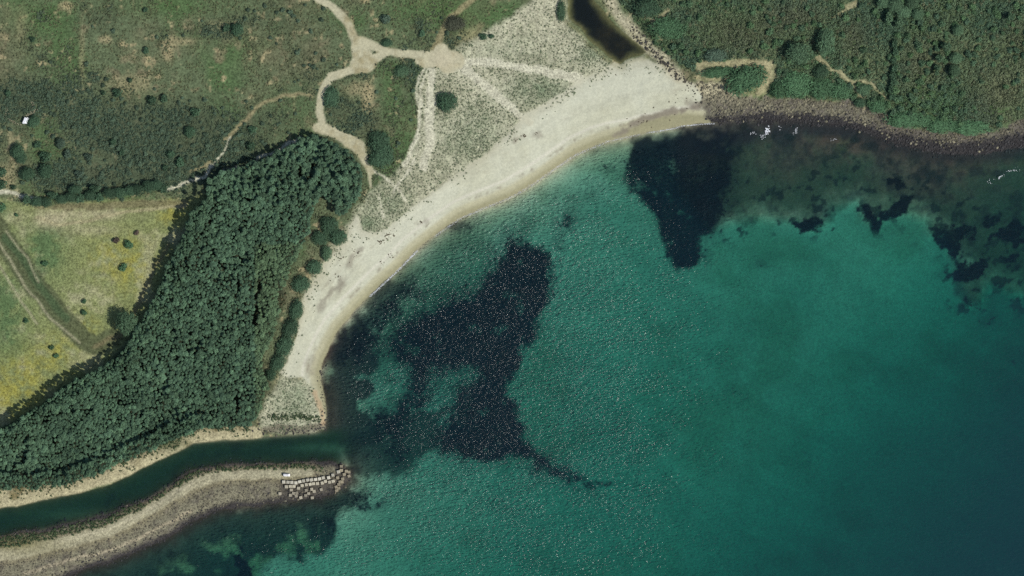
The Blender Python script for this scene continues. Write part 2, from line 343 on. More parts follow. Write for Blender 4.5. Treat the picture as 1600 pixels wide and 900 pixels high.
for pts, w, w2 in [([(1093,102),(1125,101),(1160,99),(1200,100)], 5, 7), ([(1200,100),(1206,115),(1196,132),(1186,148)], 6, 7), ([(1095,100),(1093,108),(1105,122),(1135,120),(1148,108)], 6, 4), ([(1160,101),(1145,106)], 6, 6),
                   ([(1280,92),(1295,108),(1318,120),(1333,132),(1341,148),(1352,166)], 6, 6), ([(1328,130),(1345,126),(1362,132),(1382,153)], 4, 3), ([(997,8),(1003,22),(1018,31),(1034,25),(1043,18)], 5, 5), ([(1018,30),(1022,42),(1032,60)], 5, 3),
                   ([(1322,14),(1334,8)], 7, 7), ([(1300,32),(1318,20)], 3, 3)]:
    hpath = np.maximum(hpath, path(pts, w, w2, wob=1.6, seed=66) + .1)
brown = np.full(GX.shape, -99.0)
for pts, w, w2 in [([(352,222),(378,192),(404,168),(420,158),(440,151),(467,146),(488,151)], 5, 4), ([(680,78),(688,55),(694,40),(705,26),(725,12),(745,-4)], 10, 8), ([(330,255),(300,268)], 4, 4)]:
    brown = np.maximum(brown, path(pts, w, w2, wob=1.2, seed=68))
c = lerp(c, alb(150, 141, 106), sstep(-1.5, 1.0, brown) * 0.85)
m_faint = sstep(-1.1, 0.9, faint + 0.5 * n_s)
c = lerp(c, alb(203, 200, 174), m_faint * 0.95)
c = lerp(c, alb(176, 168, 130), sstep(-1.6, 1.2, hpath + 1.2 * n_s) * 0.7)
m_track = sstep(-0.9, 0.9, tracks + 0.35 * n_s)
tc = np.empty_like(c); tc[:] = alb(191, 186, 155)
tc = lerp(tc, alb(166, 157, 122), sstep(-.2, .8, n_m + .5 * n_s))
tc = lerp(tc, alb(198, 190, 160), np.clip(blob(692, 94, 26, 18), 0, 1))
c = lerp(c, tc, m_track)
grain = np.clip(1.0 - 0.75 * m_beach - 0.6 * m_track, 0.12, 1)

# ---- seabed colours
wx1, wy1 = fbm(GX, GY, 14, 151, 4) * 4.5, fbm(GX, GY, 14, 161, 4) * 4.5
def sg(poly, k=1.0): return sdf(poly, wx1 * k, wy1 * k)
s1, s2, s3 = sg(G1), sg(G2, 1.2), sg(G3, 2.2)
sp = np.full(GX.shape, -99.0)
for e in EPATCH: sp = np.maximum(sp, sg(e, 1.4) + 0.8 * n_s)
s_shelf, s_brn, s_south = sg(SHELF, 1.5), sg(BRN, 2.5), sg(SOUTHB, 1.6)
bed = np.empty_like(c); bed[:] = alb(198, 190, 166)
bed = lerp(bed, alb(160, 158, 126), sstep(-.3, .8, n_l + .5 * n_m) * .6)
brk = alb(74, 70, 56)
mott = fbm(GX, GY, 9, 171, 4)
mott2 = fbm(GX, GY, 28, 175, 4)
near = sstep(16, 2, dw)
bed = lerp(bed, alb(128, 128, 104), np.clip((blob(650, 450, 90, 60) + blob(600, 540, 70, 50) + .9 * blob(720, 380, 60, 30) + .6 * blob(720, 590, 40, 30)) * (.8 + .4 * n_m), 0, .85))
bed = lerp(bed, alb(96, 100, 82), .5 * sstep(0, .9, fbm(GX, GY, 18, 176, 4)) * sstep(70, 25, dw))
shelf = np.empty_like(c); shelf[:] = alb(76, 80, 64)
shelf = lerp(shelf, alb(108, 78, 70), np.clip((blob(1300, 228, 60, 22) + blob(1450, 265, 70, 40) + .8 * blob(1370, 225, 50, 16) + .6 * blob(1230, 260, 50, 25)) * (.75 + .9 * mott), 0, .85))
shelf = lerp(shelf, alb(98, 80, 72), sstep(-.25, .5, mott2 + .5 * mott) * sstep(45, 8, dw))
shelf = lerp(shelf, alb(40, 39, 42), sstep(0.15, .8, mott + .3 * mott2) * .75)
shelf = lerp(shelf, alb(34, 36, 40), np.clip(sstep(.12, .45, mott + .35 * n_s) * np.exp(-((s_shelf - 4) / 9) ** 2), 0, 1) * .9)
shelf = lerp(shelf, alb(92, 94, 58), .6 * sstep(.25, .7, fbm(GX, GY, 24, 178, 4)) * sstep(40, 12, dw))
shelf = lerp(shelf, alb(52, 44, 48), .7 * sstep(.05, .5, fbm(GX, GY, 7, 341, 4)) * sstep(42, 14, dw))
shelf = lerp(shelf, alb(42, 39, 46), sstep(15, 3, dw + 5 * mott) * .85)
shelf = lerp(shelf, alb(44, 42, 48), np.clip(blob(1160, 215, 40, 14) + blob(1225, 215, 18, 22) + blob(1290, 205, 60, 10), 0, .9))
bed = lerp(bed, shelf, (.55 * sstep(-2, 2.5, s_shelf + 2.2 * n_s + 3 * mott) + .42 * sstep(-3, 22, s_shelf + 6 * mott + 2 * n_s)))
bed = lerp(bed, alb(40, 44, 44), .8 * sstep(.3, .5, fbm(GX, GY, 8, 331, 4) + .3 * n_s) * np.exp(-(np.minimum(s_shelf + 2, 0) / 9) ** 2) * np.exp(-(np.maximum(s_shelf - 30, 0) / 14) ** 2) * (px_ > 1120))
bed = lerp(bed, alb(72, 54, 50), sstep(-4, 5, s_brn) * .92)
so = np.empty_like(c); so[:] = alb(70, 76, 66)
so = lerp(so, alb(150, 148, 112), sstep(-.05, .4, fbm(GX, GY, 17, 181, 4)) * sstep(12, 30, dw))
so = lerp(so, alb(42, 44, 40), sstep(0.1, .7, mott) * .6)
bed = lerp(bed, so, sstep(-3, 3, s_south))
rock_near = sstep(9, 1, dw) * (m_mole | (rock_m > 0.3)).astype(float)
GRASS = alb(24, 29, 38)
feath = 1 - 0.55 * np.clip(blob(845, 440, 60, 90) + blob(800, 640, 50, 110) + blob(995, 290, 60, 140) + blob(1065, 410, 50, 30), 0, 1)
e2 = s2 + feath * (4.5 * mott + 2.5 * mott2) + 1.6 * n_s
e1 = s1 + feath * (5.5 * mott + 3 * mott2) + 1.2 * n_s
gm = np.clip(np.maximum.reduce([sstep(-2 - 5 * feath, 2 + 5 * feath, e1), sstep(-2 - 6 * feath, 2 + 6 * feath, e2), 0.8 * sstep(-6, 8, s3 + 4.5 * mott + 2 * n_s), sstep(-1.2, 1.6, sp + 3 * mott + 2.2 * n_s)]), 0, 1)
for (bx, by, r1, r2, k) in [(712,353,26,8,.7),(882,346,14,14,.7),(872,385,10,30,.3),(955,262,18,6,.5),(975,255,10,5,.4),(572,785,36,14,.75),(515,825,10,14,.7),(620,705,22,24,.6),(1185,412,12,7,.35),(930,757,40,4,.45),(1480,430,14,8,.5),(1495,380,20,30,.4),(1525,470,24,20,.4),(1545,500,20,14,.3),(1210,400,30,6,.15)]:
    gm = np.maximum(gm, np.clip(blob(bx, by, r1, r2) * (1 + 1.1 * mott + .8 * n_s) * k * 1.1, 0, k))
# faint seagrass on sand
gm = np.maximum(gm, 0.5 * sstep(.45, .9, fbm(GX, GY, 30, 191, 5) + 0.3 * mott) * sstep(60, 20, dw))
gm = np.maximum(gm, np.clip(.5 * sstep(-16, 2, s2 + 5 * mott + 3 * mott2) * feath + .5 * sstep(-14, 2, s1 + 5 * mott) * feath * (px_ > 1060), 0, .5) * (px_ < 800) + np.clip(.5 * sstep(-14, 2, s1 + 5 * mott), 0, .5) * (px_ > 1100))
gm = gm * (1 - .45 * sstep(.35, .8, fbm(GX, GY, 13, 321, 4) + .3 * n_s) * (.35 + .65 * feath))
gcol = np.empty_like(c); gcol[:] = GRASS
gcol = lerp(gcol, alb(52, 52, 46), .7 * sstep(0.1, .9, mott + .5 * n_s) * feath)
gcol = lerp(gcol, alb(20, 23, 30), sstep(0, .8, mott2))
bed = lerp(bed, gcol, gm * (.97 - .12 * feath * sstep(.2, .9, mott2)))
ring = np.exp(-((np.hypot((px_ - 612) / 1.15, py_ - 594) - 14) / 7) ** 2)
bed = lerp(bed, alb(70, 84, 70), np.clip(blob(612, 594, 12, 9), 0, 1) * .55 * sstep(-3, 2, -s2))
bed = bed * (1 + .1 * (fbm(GX * .5 + GY * .8, GY * .4, 10, 195, 3) + .6 * fbm(GX, GY, 60, 197, 3)))[..., None]
mole_near = sstep(11, 2, dw + 3 * n_s) * np.maximum((ragged(MOLE, 0.8) > sdf(LAND)) & (px_ < 640) & (s_river < 0), 0) + sstep(9, 2, dw + 3 * n_s) * np.clip(blob(512, 640, 16, 50) * 2, 0, 1)
bed = lerp(bed, alb(56, 53, 46), np.clip(mole_near, 0, 1) * .9)
# river and lagoon beds
rb = np.empty_like(c); rb[:] = alb(54, 64, 46)
rb = lerp(rb, alb(84, 96, 74), np.clip(blob(515, 700, 55, 7) * 1.2 + blob(120, 805, 70, 10) * .6, 0, 1))
rb = lerp(rb, alb(42, 48, 38), sstep(0, .8, n_m) * .6)
bed = lerp(bed, alb(60, 58, 52), np.clip(sstep(-5, 5, sg([(540,690),(600,640),(640,650),(700,640),(690,700),(645,730),(600,745),(545,740)], 2)), 0, 1) * .85)
bed = lerp(bed, rb, riv)
lgb = np.empty_like(c); lgb[:] = alb(46, 52, 50)
lgb = lerp(lgb, alb(92, 84, 62), np.clip((blob(948, 40, 14, 34) + blob(975, 75, 24, 14) * .7) * (.8 + .9 * n_s), 0, 1))
lgb = lerp(lgb, alb(132, 132, 92), sstep(6, 0.3, d_lag + 1.5 * n_s + 2 * n_m) * .9)
bed = np.where((d_lag > -2)[..., None], lgb, bed)
m_w = sstep(0.6, -0.6, D)
c = lerp(c, bed, m_w)
grain = np.where(D < 0, 0.5, grain)
c = np.clip(c, 0.004, 0.75)

# ---- shader building
def mat_new(name):
    m = bpy.data.materials.new(name); m.use_nodes = True
    return m, m.node_tree.nodes, m.node_tree.links, m.node_tree.nodes['Principled BSDF']

def N(nodes, t, **kw):
    n = nodes.new(t)
    for k, v in kw.items():
        if k.startswith('i_'): n.inputs[k[2:].replace('_', ' ')].default_value = v
        else: setattr(n, k, v)
    return n

def terrain_material():
    m, n, l, p = mat_new('terrain')
    a = N(n, 'ShaderNodeAttribute', attribute_name='albedo')
    g = N(n, 'ShaderNodeAttribute', attribute_name='grain')
    geo = n.new('ShaderNodeNewGeometry')
    t1 = N(n, 'ShaderNodeTexNoise', i_Scale=0.62, i_Detail=5.0, i_Roughness=0.72)
    t2 = N(n, 'ShaderNodeTexNoise', i_Scale=0.22, i_Detail=4.0, i_Roughness=0.6)
    for t in (t1, t2): l.new(geo.outputs['Position'], t.inputs['Vector'])
    r1 = N(n, 'ShaderNodeMapRange'); r1.inputs[1].default_value = 0.28; r1.inputs[2].default_value = 0.72; r1.inputs[3].default_value = -0.62; r1.inputs[4].default_value = 0.62
    r2 = N(n, 'ShaderNodeMapRange'); r2.inputs[1].default_value = 0.3; r2.inputs[2].default_value = 0.7; r2.inputs[3].default_value = -0.2; r2.inputs[4].default_value = 0.2
    l.new(t1.outputs[0], r1.inputs[0]); l.new(t2.outputs[0], r2.inputs[0])
    ad = N(n, 'ShaderNodeMath', operation='ADD'); l.new(r1.outputs[0], ad.inputs[0]); l.new(r2.outputs[0], ad.inputs[1])
    mu = N(n, 'ShaderNodeMath', operation='MULTIPLY_ADD'); l.new(ad.outputs[0], mu.inputs[0]); l.new(g.outputs['Fac'], mu.inputs[1]); mu.inputs[2].default_value = 1.0
    sc = N(n, 'ShaderNodeVectorMath', operation='SCALE'); l.new(a.outputs['Color'], sc.inputs[0]); l.new(mu.outputs[0], sc.inputs['Scale'])
    l.new(sc.outputs[0], p.inputs['Base Color'])
    p.inputs['Roughness'].default_value = 0.95
    p.inputs['Specular IOR Level'].default_value = 0.12
    b = N(n, 'ShaderNodeBump'); b.inputs['Distance'].default_value = 0.9
    l.new(t1.outputs[0], b.inputs['Height'])
    bs = N(n, 'ShaderNodeMath', operation='MULTIPLY'); l.new(g.outputs['Fac'], bs.inputs[0]); bs.inputs[1].default_value = 0.6
    l.new(bs.outputs[0], b.inputs['Strength']); l.new(b.outputs[0], p.inputs['Normal'])
    return m
TERRAIN = terrain_material()

def mesh_np(name, verts, faces, mats=(), smooth=False):
    me = bpy.data.meshes.new(name)
    verts = np.asarray(verts, np.float32); faces = np.asarray(faces, np.int32)
    k = faces.shape[1] if len(faces) else 3
    me.vertices.add(len(verts)); me.vertices.foreach_set('co', verts.ravel())
    if len(faces):
        me.loops.add(faces.size); me.loops.foreach_set('vertex_index', faces.ravel())
        me.polygons.add(len(faces)); me.polygons.foreach_set('loop_start', np.arange(0, faces.size, k, dtype=np.int32))
        me.polygons.foreach_set('loop_total', np.full(len(faces), k, np.int32))
        me.polygons.foreach_set('use_smooth', np.full(len(faces), smooth))
    me.update(calc_edges=True)
    for m in mats: me.materials.append(m)
    return me

def link(name, me, parent=None, loc=None, label=None, cat=None, group=None, kind=None):
    o = bpy.data.objects.new(name, me)
    COL.objects.link(o)
    if parent is not None: o.parent = parent
    if loc is not None: o.location = loc
    return tag(o, label, cat, group, kind)

def tag(o, label=None, cat=None, group=None, kind=None):
    if label: o['label'] = label
    if cat: o['category'] = cat
    if group: o['group'] = group
    if kind: o['kind'] = kind
    return o

# ---- split the one sheet into named pieces of the setting (they share their edges)
idx = np.arange(NX * NY).reshape(NY, NX)
quads = np.stack([idx[:-1, :-1], idx[:-1, 1:], idx[1:, 1:], idx[1:, :-1]], -1)
def fmean(A): return (A[:-1, :-1] + A[1:, 1:]) * 0.5
zone = np.zeros(quads.shape[:2], int)             # 0 scrubland
zone[fmean(s_hill) > 0] = 1
zone[fmean(s_forest) > 0] = 2
zone[fmean(s_field) > 0] = 3
zone[fmean(s_bank) > 0] = 4
zone[fmean(s_dune) > 0] = 5
zone[fmean(s_rocks) > 0] = 6
zone[fmean(s_beach) > 0] = 7
zone[np.maximum.reduce([fmean(tracks), fmean(faint), fmean(hpath)]) > 0] = 8
zone[fmean(m_mole.astype(float)) > 0.5] = 9
zone[fmean(D) < -0.0] = 10
zone[(fmean(D) < 0) & (fmean(s_river) > 0)] = 11
zone[(fmean(D) < 0) & (fmean(d_lag) > 0)] = 12
ZN = [('ground', 'olive brown scrubland with dry grass inland of the wood'), ('hillside', 'dark green shrubby hillside above the rocky shore'), ('forest_floor', 'brown litter floor under the dense strip of woodland'),
      ('field', 'yellow green meadow with a mown track beside the wood'), ('river_bank', 'pale eroded earth bank between the wood and the river'), ('dune', 'pale dune sand speckled with low grey green plants'),
      ('rocky_shore', 'grey stony shore below the shrubby hillside'), ('beach', 'curved strip of pale cream sand along the bay'), ('dirt_track', 'pale sandy dirt tracks winding down to the beach'),
      ('breakwater', 'stony mole with a sandy crest between river and sea'), ('seabed', 'sandy sea floor with dark patches seen through the water'), ('river_bed', 'dark green bed of the river channel'), ('lagoon_bed', 'dark muddy bed of the small lagoon')]
allv = np.stack([GX, GY, Z], -1).reshape(-1, 3)
cf, gf = c.reshape(-1, 3), grain.reshape(-1)
for zi, (nm, lb_) in enumerate(ZN):
    f = quads[zone == zi]
    if not len(f): continue
    u, inv = np.unique(f.ravel(), return_inverse=True)
    me = mesh_np(nm, allv[u], inv.reshape(-1, 4), [TERRAIN], True)
    at = me.attributes.new('albedo', 'FLOAT_VECTOR', 'POINT'); at.data.foreach_set('vector', cf[u].astype(np.float32).ravel())
    at = me.attributes.new('grain', 'FLOAT', 'POINT'); at.data.foreach_set('value', gf[u].astype(np.float32))
    link(nm, me, label=lb_, kind='structure')

IX0 = int(np.searchsorted(XS, -418 - 1e-6)); IY0 = int(np.searchsorted(YS, -240 - 1e-6))
def lookup(A, x, y):
    u = np.clip(x + 418, 0, 835.99) + IX0; v = np.clip(y + 240, 0, 479.99) + IY0
    i, j = u.astype(int), v.astype(int); a, b = u - i, v - j
    return (A[j, i] * (1 - a) + A[j, i + 1] * a) * (1 - b) + (A[j + 1, i] * (1 - a) + A[j + 1, i + 1] * a) * b
def hgt(x, y): return float(lookup(Z, np.array([x]), np.array([y]))[0])

# ------------------------------------------------------------------ water sheets
def water_material(name, k, turb, scatter, wave):
    m, n, l, p = mat_new(name)
    n.remove(p)
    out = n['Material Output']
    d = N(n, 'ShaderNodeAttribute', attribute_name='depth')
    wd = N(n, 'ShaderNodeAttribute', attribute_name='wind')
    geo = n.new('ShaderNodeNewGeometry')
    comb = n.new('ShaderNodeCombineXYZ')
    for i in range(3):
        mu = N(n, 'ShaderNodeMath', operation='MULTIPLY'); l.new(d.outputs['Fac'], mu.inputs[0]); mu.inputs[1].default_value = -k[i]
        ex = N(n, 'ShaderNodeMath', operation='EXPONENT'); l.new(mu.outputs[0], ex.inputs[0]); l.new(ex.outputs[0], comb.inputs[i])
    tr = n.new('ShaderNodeBsdfTransparent'); l.new(comb.outputs[0], tr.inputs[0])
    df = n.new('ShaderNodeBsdfDiffuse'); df.inputs[0].default_value = (*scatter, 1)
    mu = N(n, 'ShaderNodeMath', operation='MULTIPLY'); l.new(d.outputs['Fac'], mu.inputs[0]); mu.inputs[1].default_value = -turb
    ex = N(n, 'ShaderNodeMath', operation='EXPONENT'); l.new(mu.outputs[0], ex.inputs[0])
    m1 = n.new('ShaderNodeMixShader'); l.new(ex.outputs[0], m1.inputs[0]); l.new(df.outputs[0], m1.inputs[1]); l.new(tr.outputs[0], m1.inputs[2])
    mp = N(n, 'ShaderNodeMapping'); mp.inputs['Rotation'].default_value = (0, 0, math.radians(-22)); mp.inputs['Scale'].default_value = (0.45, 1.0, 1.0)
    l.new(geo.outputs['Position'], mp.inputs['Vector'])
    t1 = N(n, 'ShaderNodeTexNoise', i_Scale=0.62, i_Detail=2.5, i_Roughness=0.6)
    t2 = N(n, 'ShaderNodeTexNoise', i_Scale=0.05, i_Detail=3.0, i_Roughness=0.6)
    l.new(mp.outputs[0], t1.inputs['Vector']); l.new(mp.outputs[0], t2.inputs['Vector'])
    g = N(n, 'ShaderNodeMapRange'); g.inputs[1].default_value = 0.3; g.inputs[2].default_value = 0.7; g.inputs[3].default_value = 0.5; g.inputs[4].default_value = 1.38
    l.new(t2.outputs[0], g.inputs[0])
    ws = N(n, 'ShaderNodeMath', operation='MULTIPLY'); l.new(g.outputs[0], ws.inputs[0]); l.new(wd.outputs['Fac'], ws.inputs[1])
    b = N(n, 'ShaderNodeBump'); b.inputs['Distance'].default_value = wave; b.inputs['Strength'].default_value = 1.0
    hm = N(n, 'ShaderNodeMath', operation='MULTIPLY'); l.new(t1.outputs[0], hm.inputs[0]); l.new(ws.outputs[0], hm.inputs[1])
    l.new(hm.outputs[0], b.inputs['Height'])
    gl = n.new('ShaderNodeBsdfGlossy'); gl.inputs['Roughness'].default_value = 0.17; l.new(b.outputs[0], gl.inputs['Normal'])
    fr = n.new('ShaderNodeFresnel'); fr.inputs['IOR'].default_value = 1.33
    b2 = N(n, 'ShaderNodeBump'); b2.inputs['Distance'].default_value = wave * .5; l.new(hm.outputs[0], b2.inputs['Height']); l.new(b2.outputs[0], fr.inputs['Normal']); l.new(b2.outputs[0], df.inputs['Normal'])
    m2 = n.new('ShaderNodeMixShader'); l.new(fr.outputs[0], m2.inputs[0]); l.new(m1.outputs[0], m2.inputs[1]); l.new(gl.outputs[0], m2.inputs[2])
    l.new(m2.outputs[0], out.inputs['Surface'])
    return m
SEA = water_material('sea_water', (0.30, 0.081, 0.091), 0.04, (0.014, 0.05, 0.078), 2.2)
LAG = water_material('lagoon_water', (0.30, 0.26, 0.30), 0.22, tuple(alb(32, 40, 44)), 1.0)

ji = np.unique(np.concatenate([np.arange(0, IY0), np.arange(IY0, IY0 + 481, 2), np.arange(IY0 + 480, NY)]))
ii = np.unique(np.concatenate([np.arange(0, IX0), np.arange(IX0, IX0 + 837, 2), np.arange(IX0 + 836, NX)]))
wX, wY, wZ, wD = [A[np.ix_(ji, ii)] for A in (GX, GY, Z, D)]
wS, wL = s_river[np.ix_(ji, ii)], d_lag[np.ix_(ji, ii)]
wi = np.arange(wX.size).reshape(wX.shape)
wq = np.stack([wi[:-1, :-1], wi[:-1, 1:], wi[1:, 1:], wi[1:, :-1]], -1)
mn = lambda A: np.minimum.reduce([A[:-1, :-1], A[:-1, 1:], A[1:, 1:], A[1:, :-1]])
isw = mn(wD) < 0.5
av = lambda A: (A[:-1, :-1] + A[1:, 1:]) / 2
wzone = np.where(isw, np.where(av(wL) > -4, 3, np.where(av(wS) > 0, 2, 1)), 0)
wpx, wpy = wX / M_PER_PX + 800, 450 - wY / M_PER_PX
wind = 0.29 + 0.86 * np.exp(-(((wpx - 790) / 230) ** 2 + ((wpy - 590) / 300) ** 2)) - 0.14 * sstep(950, 1250, wpx) + 0.2 * np.exp(-(((wpx - 460) / 160) ** 2 + ((wpy - 850) / 90) ** 2))
wind = wind * (0.55 + 0.45 * sstep(2, 26, -wD))
for zi, nm, mt, lab in [(1, 'sea', SEA, 'clear teal sea of the bay with sun glitter'), (2, 'river', SEA, 'dark green river running along the breakwater into the bay'), (3, 'lagoon', LAG, 'still dark lagoon behind the top of the beach')]:
    f = wq[wzone == zi]
    u, inv = np.unique(f.ravel(), return_inverse=True)
    v = np.stack([wX, wY, np.full(wX.shape, 0.0)], -1).reshape(-1, 3)[u]
    me = mesh_np(nm, v, inv.reshape(-1, 4), [mt], True)
    dv = np.maximum(-wZ, 0).reshape(-1)[u]
    wv = (wind * (1 - 0.7 * sstep(-6, 4, wS) * sstep(566, 520, wpx)) if zi == 1 else (wind * (1 - 0.7 * sstep(-6, 4, wS) * sstep(566, 520, wpx)) if zi == 2 else np.full(wX.shape, 0.05))).reshape(-1)[u]
    at = me.attributes.new('depth', 'FLOAT', 'POINT'); at.data.foreach_set('value', dv.astype(np.float32))
    at = me.attributes.new('wind', 'FLOAT', 'POINT'); at.data.foreach_set('value', wv.astype(np.float32))
    link(nm, me, label=lab, kind='structure')

# ------------------------------------------------------------------ plants
def foliage_material(name, var=0.45, rough=0.75):
    m, n, l, p = mat_new(name)
    a = N(n, 'ShaderNodeAttribute', attribute_name='tint', attribute_type='INSTANCER')
    oi = n.new('ShaderNodeObjectInfo')
    tc_ = n.new('ShaderNodeTexCoord')
    t = N(n, 'ShaderNodeTexNoise', i_Scale=4.0, i_Detail=3.0); l.new(tc_.outputs['Object'], t.inputs['Vector'])
    r = N(n, 'ShaderNodeMapRange'); r.inputs[1].default_value = 0.3; r.inputs[2].default_value = 0.7; r.inputs[3].default_value = 1 - var; r.inputs[4].default_value = 1 + var
    l.new(t.outputs[0], r.inputs[0])
    r2 = N(n, 'ShaderNodeMapRange'); r2.inputs[3].default_value = 0.78; r2.inputs[4].default_value = 1.22
    l.new(oi.outputs['Random'], r2.inputs[0])
    mu = N(n, 'ShaderNodeMath', operation='MULTIPLY'); l.new(r.outputs[0], mu.inputs[0]); l.new(r2.outputs[0], mu.inputs[1])
    s = N(n, 'ShaderNodeVectorMath', operation='SCALE'); l.new(a.outputs['Vector'], s.inputs[0]); l.new(mu.outputs[0], s.inputs['Scale'])
    l.new(s.outputs[0], p.inputs['Base Color'])
    p.inputs['Roughness'].default_value = rough
    p.inputs['Specular IOR Level'].default_value = 0.2
    return m
LEAF = foliage_material('foliage')
def simple_material(name, col, rough=0.8, noise=0.3, scale=3.0, metallic=0.0):
    m, n, l, p = mat_new(name)
    tc_ = n.new('ShaderNodeTexCoord')
    t = N(n, 'ShaderNodeTexNoise', i_Scale=scale, i_Detail=5.0, i_Roughness=0.65); l.new(tc_.outputs['Object'], t.inputs['Vector'])
    r = N(n, 'ShaderNodeMapRange'); r.inputs[1].default_value = 0.3; r.inputs[2].default_value = 0.7; r.inputs[3].default_value = 1 - noise; r.inputs[4].default_value = 1 + noise
    l.new(t.outputs[0], r.inputs[0])
    s = N(n, 'ShaderNodeVectorMath', operation='SCALE'); s.inputs[0].default_value = tuple(col); l.new(r.outputs[0], s.inputs['Scale'])
    l.new(s.outputs[0], p.inputs['Base Color'])
    p.inputs['Roughness'].default_value = rough; p.inputs['Metallic'].default_value = metallic
    return m
BARK = simple_material('bark', (0.09, 0.065, 0.045), 0.9)

def crown_geo(n_leaf, size, seed, lumps=9, flat=0.75, z0=0.25, up=0.0):
    """unit crown: leaf sprays over several lobes of a dome (radius 1), base about z = 0"""
    r = np.random.default_rng(seed)
    V, F = [], []
    cen = []
    for k in range(lumps):
        a = 2.4 * k + r.uniform(-.4, .4); rad = 0.62 * math.sqrt((k + 0.3) / lumps)
        cen.append((rad * math.cos(a), rad * math.sin(a), z0 + flat * (0.55 - 0.42 * rad * rad) + r.uniform(-.08, .1), r.uniform(.34, .5)))
    cen = np.array(cen)
    li = r.integers(0, lumps, n_leaf)
    dirs = r.normal(size=(n_leaf, 3)); dirs[:, 2] = np.abs(dirs[:, 2]) * 0.9 + r.uniform(-.45, .1, n_leaf)
    dirs /= np.linalg.norm(dirs, axis=1)[:, None]
    pos = cen[li, :3] + dirs * (cen[li, 3] * r.uniform(.72, 1.08, n_leaf))[:, None] * np.array([1, 1, .85])
    nor = dirs + r.normal(size=(n_leaf, 3)) * 0.45 + np.array([0, 0, up]); nor /= np.linalg.norm(nor, axis=1)[:, None]
    ref = r.normal(size=(n_leaf, 3)); tx = np.cross(nor, ref); tx /= np.linalg.norm(tx, axis=1)[:, None]; ty = np.cross(nor, tx)
    s = size * r.uniform(.6, 1.3, n_leaf)[:, None]
    q4 = np.stack([pos - tx * s, pos - ty * s * .55, pos + tx * s, pos + ty * s * .55], 1)
    V = q4.reshape(-1, 3); F = np.arange(n_leaf * 4).reshape(-1, 4)
    return V, F

def trunk_geo(h, r0, limbs, seed, spread=0.5):
    """tapered trunk with limbs, unit crown radius"""
    r = np.random.default_rng(seed); V, F = [], []
    def tube(p0, p1, ra, rb_):
        p0, p1 = Vector(p0), Vector(p1); ax = (p1 - p0).normalized(); u = ax.orthogonal().normalized(); w = ax.cross(u)
        b = len(V)
        for p, rr in ((p0, ra), (p1, rb_)):
            for k in range(5):
                a = k * 2 * math.pi / 5
                V.append(p + (u * math.cos(a) + w * math.sin(a)) * rr)
        for k in range(5): F.append((b + k, b + (k + 1) % 5, b + 5 + (k + 1) % 5, b + 5 + k))
    tube((0, 0, -0.15), (0.03, 0.02, h * .55), r0, r0 * .75); tube((0.03, 0.02, h * .55), (0, 0, h), r0 * .75, r0 * .3)
    for k in range(limbs):
        a = k * 2.4 + r.uniform(-.3, .3); z = h * r.uniform(.4, .7)
        tube((0.02, 0.02, z), (spread * math.cos(a), spread * math.sin(a), z + .35), r0 * .45, r0 * .12)
    return np.array(V), np.array(F)

TREE_CROWNS, TREE_TRUNKS, TREE_FULL = [], [], []
for k in range(6):
    v, f = crown_geo(460, 0.185, 100 + k, lumps=9 + k % 4, flat=.8, z0=2.3, up=.7)
    v[:, 2] = 2.6 + (v[:, 2] - 2.6) * .8
    tv, tf = trunk_geo(2.5, 0.075, 5, 200 + k)
    TREE_CROWNS.append(mesh_np('tree_crown', v, f, [LEAF])); TREE_TRUNKS.append(mesh_np('tree_trunk', tv, tf, [BARK]))
    me = mesh_np('tree_full', np.concatenate([v, tv]), np.concatenate([f, tf + len(v)]), [LEAF, BARK])
    mi = np.zeros(len(f) + len(tf), np.int32); mi[len(f):] = 1; me.polygons.foreach_set('material_index', mi)
    TREE_FULL.append(me)
BUSH_FOL, BUSH_STEM, BIG_FOL = [], [], []
for k in range(4):
    v, f = crown_geo(420, 0.17, 300 + k, lumps=8 + k, flat=.9, z0=0.1); BUSH_FOL.append(mesh_np('bush_foliage', v, f, [LEAF]))
    v, f = crown_geo(3600, 0.062, 320 + k, lumps=26 + 3 * k, flat=.95, z0=0.1)
    BIG_FOL.append(mesh_np('big_foliage', v, f, [LEAF]))
    tv, tf = trunk_geo(.55, 0.05, 6, 340 + k, .55); BUSH_STEM.append(mesh_np('bush_stems', tv, tf, [BARK]))
SHRUBS = []
for k in range(5):
    v, f = crown_geo(34, 0.34, 400 + k, lumps=4, flat=.8, z0=-.05); SHRUBS.append(mesh_np('shrub', v, f, [LEAF]))
TUFTS = []
for k in range(4):                                # upright blades fanning out of one root
    r = np.random.default_rng(450 + k); V, F = [], []
    for b in range(26):
        a = r.uniform(0, 6.28); rr = r.uniform(0, .8); tip = r.uniform(.3, .75); w = .09
        bx_, by_ = rr * math.cos(a), rr * math.sin(a); ta = a + r.uniform(-.8, .8)
        tx_, ty_ = bx_ + tip * math.cos(ta), by_ + tip * math.sin(ta); n0 = len(V)
        V += [(bx_ - w * math.sin(ta), by_ + w * math.cos(ta), 0), (bx_ + w * math.sin(ta), by_ - w * math.cos(ta), 0), (tx_, ty_, r.uniform(.4, .9))]
        F.append((n0, n0 + 1, n0 + 2))
    TUFTS.append(mesh_np('tuft', V, F, [LEAF]))

